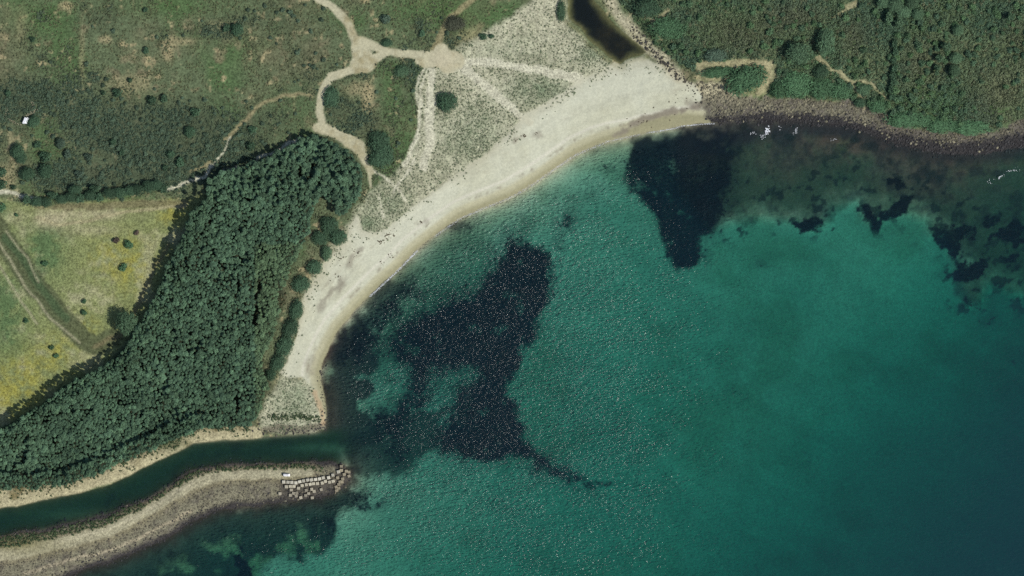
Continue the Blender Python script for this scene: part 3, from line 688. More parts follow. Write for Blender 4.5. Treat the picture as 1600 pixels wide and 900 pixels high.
def scatter_group(name, meshes):
    """geometry nodes: instance one of the source meshes on every point"""
    ng = bpy.data.node_groups.new(name, 'GeometryNodeTree')
    ng.interface.new_socket('Geometry', in_out='INPUT', socket_type='NodeSocketGeometry')
    ng.interface.new_socket('Geometry', in_out='OUTPUT', socket_type='NodeSocketGeometry')
    n, l = ng.nodes, ng.links
    gi, go = n.new('NodeGroupInput'), n.new('NodeGroupOutput')
    jn = n.new('GeometryNodeJoinGeometry')
    for me in meshes:
        o = bpy.data.objects.new(name + '_source', me)      # never linked into the scene: only its mesh is used
        oi = n.new('GeometryNodeObjectInfo'); oi.inputs['Object'].default_value = o; oi.inputs['As Instance'].default_value = True
        l.new(oi.outputs['Geometry'], jn.inputs[0])
    ip = n.new('GeometryNodeInstanceOnPoints'); ip.inputs['Pick Instance'].default_value = True
    def attr(nm, t):
        a = n.new('GeometryNodeInputNamedAttribute'); a.data_type = t; a.inputs['Name'].default_value = nm
        return [s for s in a.outputs if s.enabled][0]
    l.new(gi.outputs[0], ip.inputs['Points']); l.new(jn.outputs[0], ip.inputs['Instance'])
    l.new(attr('pick', 'INT'), ip.inputs['Instance Index'])
    cb = n.new('ShaderNodeCombineXYZ'); l.new(attr('turn', 'FLOAT'), cb.inputs[2])
    l.new(cb.outputs[0], ip.inputs['Rotation']); l.new(attr('size', 'FLOAT_VECTOR'), ip.inputs['Scale'])
    l.new(ip.outputs[0], go.inputs[0])
    return ng

def scatter(name, pts, size, tint, meshes, label, cat=None, parent=None, mat=LEAF):
    pts = np.asarray(pts, np.float32); n = len(pts)
    me = mesh_np(name, pts, np.zeros((0, 3)), [mat])
    def add(nm, t, k, v):
        a = me.attributes.new(nm, t, 'POINT'); a.data.foreach_set(k, np.ascontiguousarray(v).ravel())
    add('pick', 'INT', 'value', rng.integers(0, len(meshes), n).astype(np.int32))
    add('turn', 'FLOAT', 'value', rng.uniform(0, 6.28, n).astype(np.float32))
    add('size', 'FLOAT_VECTOR', 'vector', np.asarray(size, np.float32))
    add('tint', 'FLOAT_VECTOR', 'vector', np.asarray(tint, np.float32))
    o = link(name, me, parent=parent, label=label, kind='stuff')
    md = o.modifiers.new('scatter', 'NODES'); md.node_group = scatter_group(name, meshes)
    return o

def candidates(step):
    gx, gy = np.meshgrid(np.arange(-416, 416, step), np.arange(-238, 238, step))
    return (gx + rng.uniform(-.5, .5, gx.shape) * step).ravel(), (gy + rng.uniform(-.5, .5, gx.shape) * step).ravel()

# ---- scrub: density and tint over the land
keep_clear = np.maximum.reduce([tracks, faint, hpath + .2, brown])
free = sstep(0.5, -1.0, keep_clear) * sstep(1.5, 4, D) * (1 - m_mole)
clearing = sstep(-1, 1, sdf([(1084,96),(1130,94),(1208,94),(1214,118),(1196,150),(1150,152),(1092,134)], wob, wob2))
hill_m = sstep(-1, 1, s_hill) * (1 - clearing) * (1 - sstep(-2, 1, s_rocks))
scrub_m = free * (1 - hill_m) * (1 - clearing) * (1 - m_f) * (1 - m_dune) * sstep(1, -2, s_forest) * (1 - m_bank) * (1 - m_beach) * sstep(1, -1, s_rocks)
bnoise = fbm(GX, GY, 11, 211, 4)
dens_scrub = np.clip(0.34 + 0.52 * darkz + 0.62 * bnoise + .3 * fbm(GX, GY, 38, 215, 3), 0.05, 1) * scrub_m
x, y = candidates(1.25)
dsc, dh = lookup(dens_scrub, x, y), lookup(hill_m * free, x, y)
dk = .95 * lookup(darkz, x, y) + 0.6 * lookup(bnoise, x, y) + .3 * fbm(x, y, 38, 215, 3)
hn = fbm(x, y, 22, 221, 4)
keep = rng.random(len(x)) < np.maximum(dsc * 0.8, dh * np.clip(0.78 - 0.35 * hn, .35, 1))
x, y, dsc, dh, dk, hn = [a[keep] for a in (x, y, dsc, dh, dk, hn)]
T_OLIVE, T_BROWN, T_DARK, T_HILL, T_HILLD, T_HILLG = [alb(*t) for t in ((114,124,88), (126,122,92), (88,108,86), (110,130,96), (86,113,88), (98,130,88))]
k1 = sstep(.1, .8, dk)[:, None]; rnd = rng.random(len(x))[:, None]
tint = (T_OLIVE * (1 - rnd * .6) + T_BROWN * rnd * .6) * (1 - k1) + T_DARK * k1
kh = sstep(-.5, .5, hn)[:, None]
th = T_HILLD * (1 - kh) + T_HILL * kh
kg = (sstep(-.1, .5, fbm(x, y, 30, 231, 3)) * rng.random(len(x)))[:, None]; th = th * (1 - kg) + T_HILLG * kg
bz = np.clip(sum(np.exp(-((((x / M_PER_PX + 800) - a) / r1) ** 2 + (((450 - y / M_PER_PX) - b) / r2) ** 2)) for a, b, r1, r2 in [(1150,55,70,34),(1440,100,36,40),(1560,150,46,50),(1330,60,26,34),(1590,60,26,40),(1240,30,50,24)]), 0, 1) * .6
th = th * (1 - bz[:, None]) + alb(116, 116, 90) * bz[:, None]
brn = (rng.random(len(x)) < .05)[:, None]; th = np.where(brn, alb(112, 118, 90), th)
tint = np.where((dh > .5)[:, None], th, tint)
sz = np.where(dh > .5, rng.uniform(.7, 1.9, len(x)), rng.uniform(.45, 1.0, len(x)) * (1 + .55 * k1[:, 0]))
size = np.stack([sz * rng.uniform(.85, 1.2, len(x)), sz, sz * rng.uniform(.6, 1.0, len(x))], -1)
z = lookup(Z, x, y)
hm_ = dh > .5
P = np.stack([x, y, z], -1)
scatter('hillside_shrubs', P[hm_], size[hm_], tint[hm_], SHRUBS, 'dense dark green shrub cover over the north eastern hillside')
scatter('scrub', P[~hm_], size[~hm_], tint[~hm_], SHRUBS, 'low olive and brown scrub over the north western plain')

x, y = candidates(5.0)
keep = rng.random(len(x)) < np.clip(lookup(hill_m * free, x, y) * (.38 + .5 * fbm(x, y, 40, 271, 3)), 0, 1)
x, y = x[keep], y[keep]; sz = rng.uniform(1.5, 3.4, len(x)); rnd = rng.random(len(x))[:, None]
scatter('tall_shrubs', np.stack([x, y, lookup(Z, x, y)], -1), np.stack([sz, sz * rng.uniform(.75, 1.2, len(x)), sz * .9], -1), (T_HILLD * (1 - rnd) + T_HILLG * rnd) * .95, BUSH_FOL, 'taller rounded shrubs standing out of the hillside cover')
x, y = candidates(5.5)
keep = rng.random(len(x)) < np.clip(lookup(scrub_m * darkz, x, y) * .5, 0, 1)
x, y = x[keep], y[keep]; sz = rng.uniform(1.1, 2.4, len(x)); rnd = rng.random(len(x))[:, None]
scatter('tall_shrubs', np.stack([x, y, lookup(Z, x, y)], -1), np.stack([sz, sz, sz * .8], -1), T_DARK * (.85 + .35 * rnd), BUSH_FOL, 'taller dark shrubs standing out of the western scrub')

# ---- grey green plants on the dunes, tufts in the meadow, plants on banks and breakwater
dune_veg = np.clip(m_dune * (1 - m_beach) * sstep(1, -1, keep_clear) * (0.42 + 0.45 * n_m) + 0.8 * np.clip(sum(blob(*b) for b in [(845,140,45,20),(745,200,50,50),(600,315,30,28),(575,350,14,14),(925,85,26,20),(455,635,36,34),(460,652,40,5)]), 0, 1) * m_dune * sstep(1, -1, keep_clear) * (1 - m_beach), 0, 1)
strand = 0.5 * m_beach * sstep(15, 24, db) * sstep(12, 2, s_beach) * sstep(-.1, .5, fbm(GX, GY, 8, 241, 3) + .5 * blob(540, 400, 60, 60))
dune_veg = np.clip(dune_veg + strand, 0, 1) * sstep(1, 3, D)
x, y = candidates(1.0)
keep = rng.random(len(x)) < lookup(dune_veg, x, y) * .5
x, y = x[keep], y[keep]; sz = rng.uniform(.3, .95, len(x))
rnd = rng.random(len(x))[:, None]
scatter('dune_plants', np.stack([x, y, lookup(Z, x, y)], -1), np.stack([sz, sz, sz * .6], -1), alb(104, 122, 90) * (1 - rnd) + alb(150, 158, 128) * rnd, SHRUBS, 'low grey green plants dotted over the pale dune sand')

mole_veg = m_mole * sstep(-1.5, 1.5, path([(-100,885),(0,852),(60,838),(120,827),(170,815),(205,800),(240,785),(265,768),(285,750),(310,738),(400,732),(500,731)], 24, 9, wob=2)) * sstep(1.0, 2.5, D) * sstep(.5, -1, crest)
bank_veg = m_bank * sstep(1.5, 3, D) * np.clip(.12 + .8 * blob(265, 690, 26, 12) + .25 * bnoise + .5 * sstep(4, 0, -s_forest), 0, 1)
spit_veg = sstep(-1, 1, path([(425,652),(470,652),(495,655)], 11, wob=1.5))
x, y = candidates(1.2)
keep = rng.random(len(x)) < np.maximum.reduce([lookup(mole_veg, x, y) * .8, lookup(bank_veg, x, y) * .7, lookup(spit_veg, x, y) * .8])
x, y = x[keep], y[keep]; sz = rng.uniform(.5, 1.35, len(x)); rnd = rng.random(len(x))[:, None]
scatter('bank_plants', np.stack([x, y, lookup(Z, x, y)], -1), np.stack([sz, sz, sz * .9], -1), alb(72, 96, 66) * (1 - rnd) + alb(98, 112, 78) * rnd, SHRUBS, 'ragged green plants along the river banks and breakwater')

fm = m_f * sstep(1, -3, s_forest)
x, y = candidates(1.5)
keep = rng.random(len(x)) < lookup(fm, x, y) * .55 * (1 - .8 * lookup(sstep(-1, 1, ft), x, y))
x, y = x[keep], y[keep]; sz = rng.uniform(.3, .7, len(x)); rnd = rng.random(len(x))[:, None]
cc = np.stack([lookup(c[..., k], x, y) for k in range(3)], -1)
scatter('meadow_grass', np.stack([x, y, lookup(Z, x, y)], -1), np.stack([sz, sz, sz * .8], -1), cc * (.8 + .5 * rnd), TUFTS, 'yellow and green grass tufts of the meadow')

x, y = candidates(1.3)
gmx = lookup(np.where(D < -3, gm, 0) * (1 - riv), x, y)
keep = rng.random(len(x)) < np.clip(gmx - .25, 0, 1) * .8
x, y = x[keep], y[keep]; sz = rng.uniform(.7, 1.4, len(x)); rnd = rng.random(len(x))[:, None]
zz = lookup(Z, x, y); ok = zz < -1.6
scatter('seagrass', np.stack([x, y, zz], -1)[ok], np.stack([sz, sz, sz * .6], -1)[ok], (GRASS * (.6 + .7 * rnd))[ok], TUFTS, 'dark seagrass meadows under the water of the bay')

# ---- woodland: about the 300 largest trees one by one, the rest as one mass
def poisson(mask, rmin, step):
    x, y = candidates(step); o = rng.permutation(len(x)); x, y = x[o], y[o]
    k = lookup(mask, x, y) > 0.5; x, y = x[k], y[k]
    cell = {}; out = []
    for a, b in zip(x, y):
        i, j = int(a // rmin), int(b // rmin)
        if any((a - u) ** 2 + (b - v) ** 2 < rmin * rmin for di in (-1, 0, 1) for dj in (-1, 0, 1) for (u, v) in cell.get((i + di, j + dj), ())): continue
        cell.setdefault((i, j), []).append((a, b)); out.append((a, b))
    return np.array(out)
gap = np.clip(sum(blob(*b) for b in [(442,470,8,24),(392,330,6,5),(180,620,5,4),(250,560,5,5),(330,470,5,7),(300,520,4,5),(90,690,6,4),(435,530,6,24),(430,565,6,18),(505,318,12,14),(372,628,4,34),(408,445,5,14),(400,500,6,12),(375,440,4,22),(402,470,4,22),(470,270,6,18),(440,296,14,4),(395,312,26,3),(490,262,5,8),(330,345,4,10)]), 0, 1)
wood = (s_forest > 1.2) & (gap < 0.55) & (sstep(.5, -1, tracks) > .5)
TP = poisson(wood.astype(float), 2.0, 0.72)
holes = fbm(TP[:, 0], TP[:, 1], 13, 291, 3) + .35 * sstep(320, 250, 450 - TP[:, 1] / M_PER_PX)
nT = len(TP)
tpx, tpy = TP[:, 0] / M_PER_PX + 800, 450 - TP[:, 1] / M_PER_PX
tr_ = 1.25 + 1.25 * rng.random(nT) ** 2.0
edge = lookup(s_forest, TP[:, 0], TP[:, 1])
north = tpy < 320
tr_ = np.where(north, tr_ * 1.18, tr_)
th_ = (3.1 + .55 * fbm(TP[:, 0], TP[:, 1], 18, 281, 3) + rng.uniform(-.3, .3, nT)) * np.where((edge < 12) & (tpx < 330), 1.55, 1) * np.where(north & (rng.random(nT) < .35), 1.3, 1)
T_W1, T_W2, T_W3 = alb(92, 121, 92), alb(78, 105, 82), alb(106, 127, 88)
tnz = fbm(TP[:, 0], TP[:, 1], 25, 261, 3)
def tree_tint(k):
    a = rng.random()
    t = T_W1 * (1 - a) + T_W2 * a
    t = t * (1 + .2 * tnz[k])
    if tpx[k] > 400 and tpy[k] > 380: t = t * .5 + T_W3 * .5
    return t * rng.uniform(.68, 1.15)
tints = 1.12 * np.array([tree_tint(k) for k in range(nT)])
th_ = th_ * np.where((holes > .55) & (edge > 8), .62, 1)
order = np.argsort(-tr_ * np.where((tpx > -5) & (tpy < 905), 1, 0))
single, mass = order[:290], order[290:]
LANDMARKS = [(203,505,'by the round meadow tree'),(160,560,'at the lower end of the mown track'),(100,600,'by the bottom of the yellow meadow'),(40,650,'at the picture edge below the meadow'),(235,440,'beside the right tip of the meadow'),(270,385,'beside the yellow flowers of the meadow'),(310,325,'at the corner of wood, meadow and hedgerow'),
(335,272,'where the scrub path meets the wood'),(390,262,'below the narrow scrub path'),(440,240,'along the pale scrub path'),(488,215,'at the western road bend'),(530,235,'just under the dirt road'),(560,265,'at the end of the dirt road'),(555,315,'at the northeast tip by the dunes'),(500,270,'inside the northern arm'),(440,300,'on the lower side of the northern arm'),
(490,345,'left of the trefoil of bushes'),(460,400,'left of the isolated round bush'),(410,380,'in the upper canopy towards the beach'),(350,390,'in the upper canopy'),(440,480,'behind the head of the beach hedge'),(420,540,'behind the middle of the beach hedge'),(375,480,'in the middle of the beachward canopy'),(300,470,'in the very middle of the canopy'),
(400,630,'in the clump by the sandy spit'),(345,655,'above the pale bank near the spit'),(290,670,'above the bend of the river bank'),(240,690,'above the shrubby river bank'),(180,720,'above the pale river bank'),(110,745,'low on the pale river bank'),(40,750,'at the picture edge above the river'),(50,700,'at the lower left of the wood'),(130,660,'in the lower canopy'),(220,600,'in the lower middle canopy'),(320,590,'in the canopy above the river bend'),(380,570,'right of the canopy gap')]
def wood_zone(k):
    X, Y = tpx[k], tpy[k]
    j = min(range(len(LANDMARKS)), key=lambda i: (LANDMARKS[i][0] - X) ** 2 + (LANDMARKS[i][1] - Y) ** 2)
    ph = LANDMARKS[j][2]
    kind = 'broad grey green tree' if Y < 320 else ('yellowish green tree' if X > 400 and Y > 380 else 'grey green tree')
    return (f'{kind} of the wood, {ph}', 'woodland trees ' + ph)
for k in single:
    x, y = TP[k]; lab, grp = wood_zone(k)
    e = link('woodland_tree', None, loc=(x, y, hgt(x, y)), label=lab, cat='tree', group=grp)
    e.rotation_euler = (0, 0, rng.uniform(0, 6.28)); e.scale = (tr_[k], tr_[k], th_[k])
    v = int(rng.integers(0, 6))
    cr = link('crown', TREE_CROWNS[v], parent=e); cr['tint'] = [float(t) for t in tints[k]]
    link('trunk', TREE_TRUNKS[v], parent=e)
scatter('woodland', np.stack([TP[mass, 0], TP[mass, 1], lookup(Z, TP[mass, 0], TP[mass, 1])], -1), np.stack([tr_[mass], tr_[mass], th_[mass]], -1), tints[mass], TREE_FULL, 'closed canopy of grey green trees filling the strip of woodland')
x, y = candidates(1.9)  # shrubs added under the edge crowns so the wood casts a solid shadow
ed = lookup(s_forest, x, y); pxx = x / M_PER_PX + 800
keep = (ed > .8) & (ed < 7) & (pxx < 345) & (450 - y / M_PER_PX < 690) & (y > -140 - 0 * x)
x, y = x[keep], y[keep]; sz = rng.uniform(1.5, 2.3, len(x)); rnd = rng.random(len(x))[:, None]
scatter('shadow_undergrowth', np.stack([x, y, lookup(Z, x, y)], -1), np.stack([sz, sz, sz * 3.2], -1), T_W2 * (.75 + .3 * rnd), BUSH_FOL, 'tall undergrowth added to close the shadow along the meadow side of the wood')
# undergrowth in the openings of the wood
und = (s_forest > 0) & (gap > 0.3)
x, y = candidates(1.5)
keep = (rng.random(len(x)) < .7) & (lookup((s_forest > 0).astype(float) * np.clip(.15 + gap, 0, 1), x, y) > rng.random(len(x)))
x, y = x[keep], y[keep]; sz = rng.uniform(.5, 1.3, len(x)); rnd = rng.random(len(x))[:, None]
scatter('undergrowth', np.stack([x, y, lookup(Z, x, y)], -1), np.stack([sz, sz, sz], -1), alb(92, 108, 78) * (1 - rnd) + alb(118, 112, 84) * rnd, SHRUBS, 'brownish green undergrowth in the openings of the wood')

# ---- single bushes and trees
G_DK, G_MID, G_GRY, G_BRT = alb(74, 102, 76), alb(88, 116, 86), alb(82, 102, 84), alb(80, 114, 80)
def bush(px, py, rx, ry, label, cat='bush', rot=0.0, h=None, col=G_DK, group=None, name='bush', big=None, trunk=0.0):
    """rx, ry in photograph pixels; h in metres"""
    x, y = W(px, py)
    rx, ry = rx * M_PER_PX * rng.uniform(.9, 1.1), ry * M_PER_PX * rng.uniform(.9, 1.1)
    h = h if h is not None else 0.8 * min(rx, ry) + 0.6
    big = (max(rx, ry) > 4.2) if big is None else big
    e = link(name, None, loc=(x, y, hgt(x, y)), label=label, cat=cat, group=group)
    e.rotation_euler = (0, 0, math.radians(rot))
    v = int(rng.integers(0, 4))
    fo = link('crown' if trunk else 'foliage', (BIG_FOL if big else BUSH_FOL)[v], parent=e)
    fo.scale = (rx * 1.18, ry * 1.18, h); fo.location = (0, 0, trunk)
    fo['tint'] = [float(t) for t in col * rng.uniform(.9, 1.08)]
    st = link('trunk' if trunk else 'stems', BUSH_STEM[v], parent=e)
    st.scale = (rx, ry, h) if not trunk else (rx * .6, ry * .6, (trunk + h * .5) / .7)
    return e
B = bush
B(202, 505, 16, 17, 'large round dark tree standing in the meadow against the edge of the wood', 'tree', h=7, trunk=6.5, name='round_tree', col=G_MID * 1.05)
B(699, 160, 15, 16, 'lone dark green round bush in the middle of the pale dune plants', h=4.5)
B(1164, 126, 29, 20, 'large oval green thicket between the dirt track fork and the stony shore', rot=25, h=5.5, col=G_BRT, name='thicket')
B(1124, 114, 28, 8.5, 'long narrow green thicket ringed by the dirt track loop', 'thicket', rot=3, h=3.0, col=G_BRT, name='thicket')
B(1247, 86, 21, 15, 'tall dark domed tree casting a black shadow above the shore path', 'tree', h=6.5, trunk=4.5, name='domed_tree', col=G_MID)
B(1287, 68, 13, 22, 'upright oval tree right of the domed tree with the black shadow', 'tree', h=6, trunk=3.2, rot=-10, name='oval_tree', col=G_MID)
B(1281, 112, 12, 12, 'round bush at the bend of the path just below the domed tree', h=4.5, col=G_DK)
for i, (a, b, r1, r2) in enumerate([(1218,141,16,13), (1245,132,24,20), (1282,138,22,16), (1312,142,18,15)]):
    B(a, b, r1, r2, ['green shore thicket next to the dirt track, first of the row above the stones', 'green shore thicket second in the row above the stones from the track', 'green shore thicket third in the row above the stones from the track', 'green shore thicket last in the row, beside the sandy path'][i], 'thicket', h=4.5, col=G_BRT * .95, name='shore_thicket', group='shore thickets above the stones')
B(1347, 141, 9, 9, 'small round bush inside the fork of the sandy hillside path', h=3.5, col=G_MID)
B(1343, 161, 8, 8, 'small dark bush where the sandy path meets the grey stones', h=3, col=G_DK)
for i, (a, b, r1, r2) in enumerate([(1418,187,32,12), (1470,196,24,12), (1515,200,30,11), (1370,166,14,12)]):
    B(a, b, r1, r2, ['bright green thicket above the stones, widest of the eastern shore', 'bright green thicket in the middle of the eastern shore above the stones', 'bright green thicket at the far eastern end above the stones', 'green thicket right of the sandy path end above the stones'][i], 'thicket', h=3.5, col=G_BRT * 1.05, name='shore_thicket', group='eastern shore thickets')
B(1117, 65 + 23, 16, 10, 'dark bush on the slope above the long narrow thicket', h=4, col=G_GRY)
B(1045, 45, 26, 16, 'dark green bush beside the sandy bend at the top of the lagoon slope', h=4.5, col=G_BRT * .9)
B(1012, 14, 18, 14, 'dark bush above the sandy bend near the lagoon', h=4, col=G_DK)
for i, (a, b, r) in enumerate([(1573,30,6), (1492,50,8), (1474,75,8), (1489,93,9), (1464,94,6), (1461,108,5), (1487,112,8), (1460,116,4)]):
    B(a, b, r, r, ['lone dark tree high on the hillside near the pale earth at the photo edge', 'tallest tree of the hillside clump, uppermost with a narrow shadow', 'hillside clump tree throwing the squarest black shadow', 'broad hillside clump tree in the middle with a double shadow', 'small dark hillside bush under the squarest shadow', 'small dark hillside bush, second below the squarest shadow', 'pale hillside clump tree, lowest of the larger ones', 'tiny hillside bush, lowest of the three small dark ones'][i], 'tree', h=3.5, trunk=2.5, col=G_MID, name='hillside_tree', group='trees of the hillside clump' if i else None)
for i, (a, b, r) in enumerate([(1395,12,11), (1408,22,10), (1420,8,9), (1385,30,8), (1430,26,8), (1376,8,9), (1400,38,7)]):
    B(a, b, r, r, 'rounded grey green tree in the grove at the top of the hillside', 'tree', h=3.5, trunk=2.4, col=G_MID, name='grove_tree', group='grove at the top of the hillside')
for i, (b) in enumerate([70, 82, 95, 108, 118, 128, 140, 152]):
    B(1395 + (1.5 if i % 2 else -1) - i * .6, b, 6, 6.5, 'dark bush in the straight hedge line running down the hillside to the stones', 'bush', h=3.6, col=G_DK, name='hedge_bush', group='hedge line down the hillside')
B(515, 352, 13, 12, 'dark bush at the top of the trefoil of bushes between wood and beach', h=4.5)
B(529, 371, 14, 13, 'dark bush nearest the sand in the trefoil between wood and beach', h=4.5, col=G_DK * 1.05)
B(502, 372, 12, 12, 'dark bush nearest the wood in the trefoil between wood and beach', h=4.5)
B(511, 396, 9, 11, 'small oval bush just below the trefoil at the edge of the sand', h=3.8, col=G_MID)
B(492, 418, 11, 11, 'isolated round bush on the sand edge, second below the trefoil', h=4)
B(471, 444, 14, 13, 'round bush at the sand edge above the long dark hedge', h=4.2, col=G_DK * 1.1)
for i, (a, b, r1, r2, ro) in enumerate([(464,484,10,16,-8), (455,512,11,16,-18), (446,540,11,17,-20), (435,566,11,15,-22), (424,586,8,9,0)]):
    B(a, b, r1, r2, 'dense dark shrub in the long hedge between the wood and the upper beach', 'shrub', rot=ro, h=4, col=G_DK, name='beach_hedge_shrub', group='long hedge beside the upper beach')
for i, (a, b, r1, r2) in enumerate([(593,222,15,18), (598,243,16,18), (586,252,11,10)]):
    B(a, b, r1, r2, ['dark bush at the top of the thicket beside the end of the dirt road', 'largest dark bush of the thicket beside the end of the dirt road', 'dark bush at the foot of the thicket beside the end of the dirt road'][i], h=4.2, col=G_DK, group='thicket at the end of the dirt road')
B(711, 38, 15, 12, 'brownish dark bush north of the sandy clearing', h=3.5, col=alb(78, 82, 66))
B(603, 30, 7, 7, 'small round dark bush in the green grass above the road fork', h=3, col=G_GRY)
B(660, 53, 5, 5, 'tiny dark bush in the grass left of the brown trail', h=2, col=G_DK)
B(605, 68, 8, 6, 'low dark bush just above the straight sandy road', h=2.5, col=G_DK)
B(755, 58, 6, 5, 'small dark bush on the sandy dune north of the clearing', h=2.2, col=G_DK)
B(768, 57, 4, 4, 'tiny dark bush right of the small one north of the clearing', h=1.8, col=G_DK)
B(628, 112, 11, 9, 'dark bush inside the loop of road under its straight stretch', h=3, col=G_MID)
B(518, 152, 12, 15, 'dark bush hugging the inner bend of the western road', h=3.2, col=G_DK)
B(877, 18, 7, 17, 'dark waterside bush on the western lagoon bank', h=2.6, col=G_MID)
# meadow bushes
for a, b, r, lab in [(203,382,7,'bright green round bush, largest in the meadow'), (183,376,5,'brown fallen branch heap left of the largest meadow bush'), (194,418,6,'dark bush on the yellow flowers below the largest meadow bush'), (215,364,4,'small brown bush right of the meadow path'),
                     (133,488,5,'upper small dark bush of the pair in the middle of the meadow'), (133,471,4,'small dark bush over the pair in the middle of the meadow'), (42,501,4,'small dark bush alone on the strip left of the mown track'), (82,543,4,'upper small bush of the pair at the bottom of the meadow'),
                     (89,556,4,'lower small bush of the pair at the bottom of the meadow'), (72,412,5,'low dark green bush in the green patch of the meadow'), (28,336,3,'tiny dark bush at the top corner of the meadow'), (4,325,7,'dark green bush at the meadow corner by the picture edge')]:
    B(a, b, r, r, lab, h=r * .38 + .5, col=alb(96, 84, 74) if 'brown' in lab else G_BRT * .9, name='meadow_bush', rot=-35)
# hedgerow above the meadow
hx = [(45,312,8),(60,316,9),(75,317,8),(100,312,9),(113,309,9),(128,311,8),(143,307,9),(158,309,8),(175,303,10),(190,302,10),(205,299,9),(218,298,10),(235,292,10),(247,290,9),(258,296,8),(84,306,8),(150,296,8),(120,297,9)]
for a, b, r in hx:
    B(a, b, r, r * .85, 'dark tree in the hedgerow above the meadow, ' + ('at its western end by the pale path' if a < 90 else 'above the bare sandy strip' if a < 165 else 'above the middle of the meadow' if a < 215 else 'at its eastern end toward the wood'), 'tree', h=3.2, trunk=2.2, col=G_DK * .82, name='hedgerow_tree', group='hedgerow trees ' + ('west' if a < 90 else 'over the sandy strip' if a < 165 else 'in the middle' if a < 215 else 'east'))
# scrubland bushes with a place of their own
for a, b, r, lab in [(55,191,9,'dark round tree hugging the white roofed hut'), (30,237,11,'dark bush above the reddish bare patch'), (36,248,9,'dark bush touching the lower side of the bush above the reddish bare patch'), (6,269,7,'round bush at the upper picture edge of the reddish bare ground'),
                     (4,289,8,'dark bush by the path end at the picture edge'), (23,293,4,'small bush beside the pale path end'), (45,272,11,'wide dark bush right of the reddish bare ground'), (74,268,11,'tall dark bush second right of the reddish bare ground'), (73,246,9,'dark bush north of the tall one near the reddish ground'),
                     (108,241,7,'grey bush in the grassy clearing below the hut'), (61,227,6,'dark bush midway between hut and reddish ground'), (97,225,8,'grey bush right of the reddish ground, near the light strip'), (125,273,6,'grey bush low on the western scrub'), (205,126,4,'tiny black bush alone on the brown plain'),
                     (185,146,7,'dark bush on the northern rim of the dark scrub'), (239,157,7,'dark bush standing out at the centre of the dark scrub rim'), (258,155,6,'dark bush right of the one at the dark scrub rim'), (163,146,4,'small dark bush left on the dark scrub rim'), (306,176,7,'black bush at the eastern end of the dark scrub'),
                     (298,207,8,'black bush in the lower east of the dark scrub'), (268,241,6,'dark bush below the pale brown oval'), (283,254,7,'dark bush southeast of the pale brown oval'), (192,239,5,'dark bush left of the pale brown oval'), (259,262,5,'lowest dark bush below the pale brown oval'),
                     (178,222,5,'dark bush within the western dark scrub'), (372,48,9,'dark bush in the northern plain near the pale gully'), (355,45,6,'dark bush left of its partner in the northern plain'), (229,17,4,'tiny dark bush at the top of the plain'), (53,63,4,'small dark bush on the far west plain'),
                     (393,228,7,'dark bush above the narrow scrub path'), (15,146,5,'dark bush at the picture edge north of the hut'), (395,203,6,'black bush over the path north of the wood'), (230,80,5,'small dark shrub beside the pale gully'), (140,246,6,'grey green bush in the low scrub between two dark thickets')]:
    B(a, b, r, r, lab, h=r * .42 + .6, col=(G_GRY if 'grey' in lab else G_DK) * .92, name='scrub_bush')

# ------------------------------------------------------------------ rocks, blocks, van, hut
def ico(seed, sub=1, flat=.62, amp=.28):
    import bmesh
    bm = bmesh.new(); bmesh.ops.create_icosphere(bm, subdivisions=sub, radius=1)
    r = np.random.default_rng(seed)
    cuts = r.normal(size=(7, 3)); cuts /= np.linalg.norm(cuts, axis=1)[:, None]
    for v in bm.verts:
        p = np.array(v.co); p *= 1 + r.uniform(-amp, amp) * .5
        for cdir in cuts:                          # cleave flat faces
            d = p @ cdir
            if d > .72: p -= cdir * (d - .72)
        v.co = (p[0] * 1.12, p[1] * .9, p[2] * flat + .12)
    V = np.array([v.co[:] for v in bm.verts]); F = np.array([[v.index for v in f.verts] for f in bm.faces]); bm.free()
    return V, F
ROCK = foliage_material('rock', .35, .85)
ROCKM = [mesh_np('rock', *ico(500 + k, 2 if k < 3 else 1), [ROCK]) for k in range(6)]
R_GREY, R_PALE, R_DARK, R_BROWN = alb(112, 108, 93), alb(154, 148, 122), alb(60, 59, 59), alb(112, 106, 90)
def rock_field(name, mask, step, smin, smax, cols, label, dens=.8):
    x, y = candidates(step)
    keep = rng.random(len(x)) < lookup(mask, x, y) * dens
    x, y = x[keep], y[keep]
    sz = smin + (smax - smin) * rng.random(len(x)) ** 2.6
    a = rng.random(len(x))[:, None]
    t = cols[0] * (1 - a) + cols[1] * a
    t = t * (1 - .28 * sstep(1290, 1440, x / M_PER_PX + 800))[:, None]
    wet = lookup(D, x, y) - 3 * sstep(1330, 1450, x / M_PER_PX + 800) + 2.6 * rng.normal(size=len(x)) + lookup(2 * n_m, x, y) < 6
    t = np.where(wet[:, None], R_DARK * (.75 + .7 * a), t)
    scatter(name, np.stack([x, y, lookup(Z, x, y)], -1), np.stack([sz, sz, sz], -1), t, ROCKM, label, mat=ROCK)
east_r = sstep(-1.5, 1, s_rocks + 1.5 * n_s + 2.5 * n_m) * sstep(-5, -1.5, D) * (1 - .75 * m_beach)
rock_field('shore_stones', east_r, 1.0, .25, 1.15, (R_GREY * .7, R_PALE * .85), 'grey and brown stones covering the eastern shore', .72)
mole_r = m_mole * sstep(-4, -1, D) * sstep(-.5, -2.5, crest) * (1 - .85 * mole_veg)
rock_field('breakwater_stones', mole_r, 1.0, .25, .95, (R_GREY * .7, R_BROWN * 1.15), 'grey rubble stones of the breakwater slopes', .42)
spit_r = np.clip(spit + sstep(-1.5, 1, path([(505,575),(500,590),(508,620),(511,650),(508,668)], 9, wob=2)), 0, 1) * sstep(-4, -1, D)
